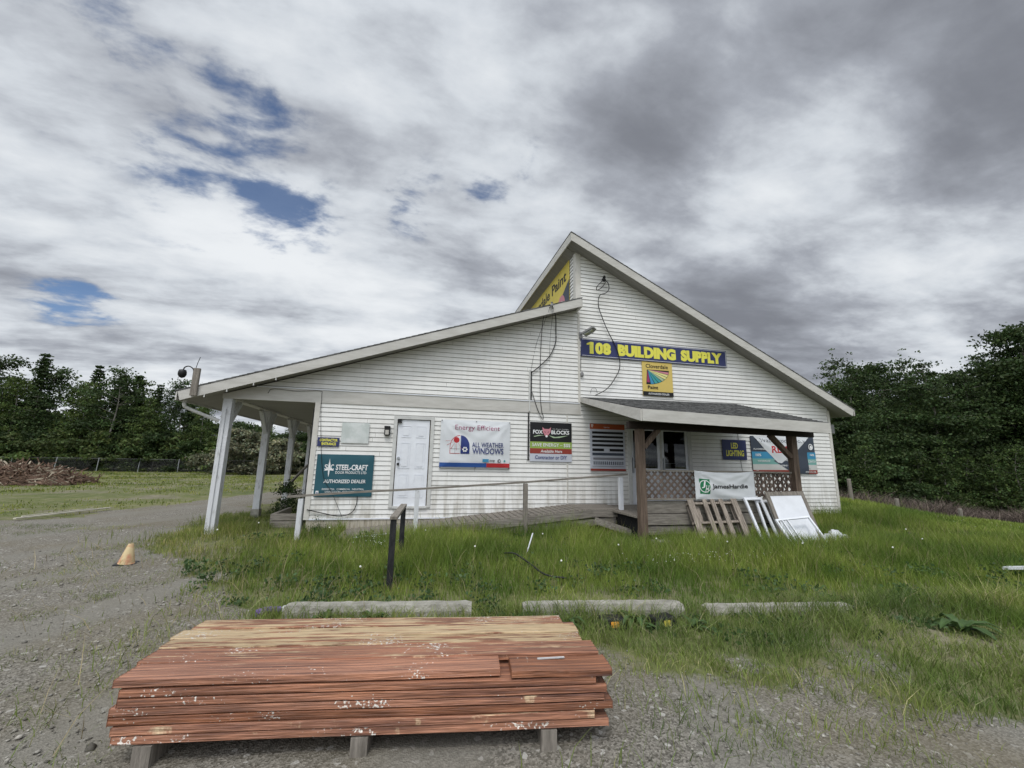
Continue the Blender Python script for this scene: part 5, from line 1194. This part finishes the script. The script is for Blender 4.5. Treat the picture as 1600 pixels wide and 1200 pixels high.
# field on the far left
x,y=clumpy(90000,-46,8,12,44,8,.16);g=gravel(x,y)
keep=(rng.random(len(x))<np.clip(1-1.05*g,.0,1)*np.clip(-.35+1.9*vn(x,y,.35,15),0,1))&(x<-y*.06)&~((x>-2.2)&(y<22));x,y=x[keep],y[keep];n=len(x)
tt=tints(n,x,y,.04,10)*np.array([1.12,.95,1.15]);h=.085*rng.uniform(.4,1.5,n)*(.5+vn(x,y,.5,33));blades('field_grass',x,y,h,np.clip(.0014*np.hypot(x,y),.012,.05),tt,GRASS,'short mown grass across the far left field')
# sparse tufts on the gravel
x,y=clumpy(70000,-9.5,7,1.6,12,26,.07);g=gravel(x,y)
keep=(~inside(x,y))&(g>.4)&(vn(x,y,.7,19)>np.where(x>1.2,.12,.52))&(np.hypot(x,y)>2.2);x,y=x[keep],y[keep];n=len(x)
blades('gravel_tufts',x,y,.055*rng.uniform(.4,1.5,n)*(1+.5*sst(x,1,3)),np.full(n,.0045),tints(n,x,y,.30,12)*np.array([.9,.85,1.2]),GRASS,'thin grass tufts scattered over the gravel',bend=1.0)
# broad weed leaves low in the meadow, seed stalks above it
x,y=clumpy(15000,-3,13,3.4,9.6,70,.10);keep=(~inside(x,y))&(gravel(x,y)<.75);x,y=x[keep],y[keep];n=len(x)
v,f,t=leaves(np.stack([x,y,gz(x,y)+rng.uniform(.02,.17,n)*(.4+.6*sst(y-curbY(x),-.2,1.5))],1),rng.uniform(.012,.034,n),np.ones((n,3))*rng.uniform(.6,1.25,(n,1)),rng)
WL=mat('broad_weed_leaf',(.060,.110,.035),.55,var=.3,vscale=2,attr='tint',transl=.25)
o=bpy.data.objects.new('broad_weeds',mesh_np('broad_weeds',v,f,WL,t));C.objects.link(o);tag(o,'broad leaved weeds mixed through the meadow grass','weeds',None,'stuff')
x,y=scatter(1500,-2.5,13,5.0,9.6);keep=(~inside(x,y))&(gravel(x,y)<.5);x,y=x[keep],y[keep];n=len(x)
blades('seed_stalks',x,y,rng.uniform(.32,.62,n),np.full(n,.0045),np.ones((n,3))*rng.uniform(.5,1.0,(n,1)),DRY,'thin seed stalks rising above the meadow grass',bend=.5)
# dry stalks and straw
x,y=scatter(3800,-6,12,3.0,9.8);keep=~inside(x,y)&(rng.random(len(x))<np.where(x<-.5,1,.3)*np.where(gravel(x,y)>.8,.3,1));x,y=x[keep],y[keep];n=len(x)
blades('dry_stalks',x,y,.20*rng.uniform(.3,1.5,n),np.full(n,.0055),np.ones((n,3))*rng.uniform(.6,1.2,(n,1)),DRY,'dry straw stalks among the green grass',bend=1.5)
# brown weed strip by the right wood
x,y=clumpy(42000,16,36,13,22,14,.12);keep=(y>edgeY(x)+.2)&(y<edgeY(x)+5.0);x,y=x[keep],y[keep];n=len(x)
BW=mat('brown_weed',(.090,.070,.058),.9,var=.4,vscale=1,attr='tint')
blades('brown_weeds',x,y,.90*rng.uniform(.5,1.35,n)*(.6+.6*vn(x,y,.8,22)),np.full(n,.024),np.ones((n,3))*rng.uniform(.5,2.2,(n,1)),BW,'dead brown weeds between meadow and the right wood',kind='weeds',bend=.7)
# pebbles
x,y=scatter(34000,-9,8,1.5,9);keep=(gravel(x,y)>.35)&(rng.random(len(x))<np.clip(5/np.hypot(x,y),.2,1))&~inside(x,y);x,y=x[keep],y[keep];n=len(x)
s=.0075*rng.lognormal(0,.45,n);o8=np.array([[1,0,0],[0,1,0],[-1,0,0],[0,-1,0],[0,0,.6],[0,0,-.6]],float)
P=o8[None]*s[:,None,None]*rng.uniform(.6,1.3,(n,6,1));an=rng.uniform(0,6.28,n);ca,sa=np.cos(an)[:,None],np.sin(an)[:,None]
Q=P.copy();Q[...,0]=P[...,0]*ca-P[...,1]*sa+x[:,None];Q[...,1]=P[...,0]*sa+P[...,1]*ca+y[:,None];Q[...,2]=P[...,2]+(gz(x,y)+s*.25)[:,None]
F=np.array([[0,1,4],[1,2,4],[2,3,4],[3,0,4],[1,0,5],[2,1,5],[3,2,5],[0,3,5]]);f=(np.arange(n)[:,None,None]*6+F[None]).reshape(-1,3)
me=mesh_np('pebbles',Q.reshape(-1,3),f,PEB,np.repeat(rng.uniform(.55,1.25,(n,1))*np.ones((n,3)),6,0));o=bpy.data.objects.new('gravel_pebbles',me);C.objects.link(o);tag(o,'loose grey pebbles covering the gravel lot','gravel',None,'stuff')
# white wildflowers (cloud of tiny heads) and separate dandelion clocks
FL=mat('white_petal',(.75,.75,.68),.7)
def flowers(name,label,cx,cy,sx,sy_,n,h):
    x=cx+rng.normal(0,sx,n);y=cy+rng.normal(0,sy_,n);z=gz(x,y)+h*rng.uniform(.75,1.15,n);c=np.stack([x,y,z],1)
    v,f,t=leaves(c,np.full(n,.0075),np.ones((n,3)),rng);me=mesh_np(name,v,f,FL);o=bpy.data.objects.new(name,me);C.objects.link(o);tag(o,label,'flowers',None,'stuff')
flowers('white_wildflowers','tiny white wildflowers clustered behind the black rail',-.45,7.4,.16,.14,70,.30)
flowers('white_wildflowers','scatter of tiny white wildflowers in the meadow before the pallet',4.3,5.7,.55,.12,90,.26)
flowers('slope_wildflowers','tiny white flowers dotted over the right slope',17.5,9,2.6,2.2,70,.27)
dsp=[(-1.45,8.6),(.30,8.2),(-.55,5.6),(2.4,7.6),(5.2,6.8),(5.35,6.4),(6.6,6.1),(1.0,6.6),(3.3,6.4),(7.9,5.6),(9.5,6.2),(-2.9,9.4),(-3.3,8.6),(10.6,7.2),(4.3,6.9),(2.0,5.5)]
dl=['nearest the left corner post','by the ramp middle','close to the left wheel stop','below the grey handrail post','left one before the pallet','right one before the pallet','in the meadow right of the stack','right of the black rail','in the meadow below the stones','in the right meadow','far right of the leaning frames','by the first walkway post','left of the walkway post grass','near the building right end','near the flat paving slabs','above the middle wheel stop']
for (x,y),l in zip(dsp,dl):
    z=float(gz(x,y));mb=MB();h=.30;mb.tube([(0,0,0),(.01,0,h*.6),(0,.01,h)],.003,GRASS,4);mb.lathe([(.003,h-.01),(.011,h-.006),(.014,h+.003),(.009,h+.012),(.002,h+.016)],0,.01,FL,8)
    o=mb.build('dandelion');o.location=(x,y,z);tag(o,'white dandelion seed head '+l,'flower','dandelion clocks in the grass')
# leafy plants
def rosette(name,x,y,label,n,ln,wd,m,up=.5,seed=0):
    rs=random.Random(seed);mb=MB()
    for k in range(n):
        a=rs.uniform(0,6.28);L=ln*rs.uniform(.6,1.2);W=wd*rs.uniform(.7,1.2);e=rs.uniform(.2,up);d=Vector((math.cos(a),math.sin(a),0));s=Vector((-d.y,d.x,0));v=[]
        for t,ww in ((0,.15),(.3,.8),(.6,1),(.85,.6),(1,.05)):
            c=d*L*t+Vector((0,0,L*(e*1.6*t-e*1.5*t*t)+.02));v+=[c-s*W*ww/2,c+Vector((0,0,-.012*ww)),c+s*W*ww/2]
        mb.add(v,[(3*i+j,3*i+j+1,3*i+j+4,3*i+j+3) for i in range(4) for j in range(2)],m)
    o=mb.build(name);o.location=(x,y,float(gz(x,y)));return tag(o,label,'plant')
PL=mat('weed_leaf',(.055,.10,.028),.5,var=.25,vscale=8,transl=.2)
rosette('burdock_plant',5.45,3.35,'broad leaved weed in the right foreground',16,.30,.085,PL,1.2,1)
rosette('dock_weed',1.55,4.15,'leafy weed between the wood stack and the first black box',12,.20,.05,PL,1.1,2)
rosette('dock_weed',2.28,4.12,'leafy weed between the two black boxes',14,.20,.05,PL,1.2,3)
rosette('dock_weed',2.82,3.95,'leafy weed right of the second black box',10,.18,.045,PL,1.1,4)
rosette('dock_weed',-.75,4.70,'leafy weed left in front of long wheel stop',12,.17,.05,PL,1.0,5)
rosette('dock_weed',-.30,4.62,'leafy weed in front of long wheel stop, middle',12,.17,.05,PL,1.0,6)
sb=make_tree(51,1.25,.55,'bush',.05,1700,LEAFD,base=.02);place(sb,used,-3.55,13.6,.62,'leafy_shrub','small dark shrub between the second and third walkway posts','shrub',None)
sb=make_tree(52,.45,.25,'bush',.03,160,LEAFD,base=.02);place(sb,used,-1.95,10.0,.5,'leafy_weed','small leafy weed against the skirt below the teal banner','weed',None)
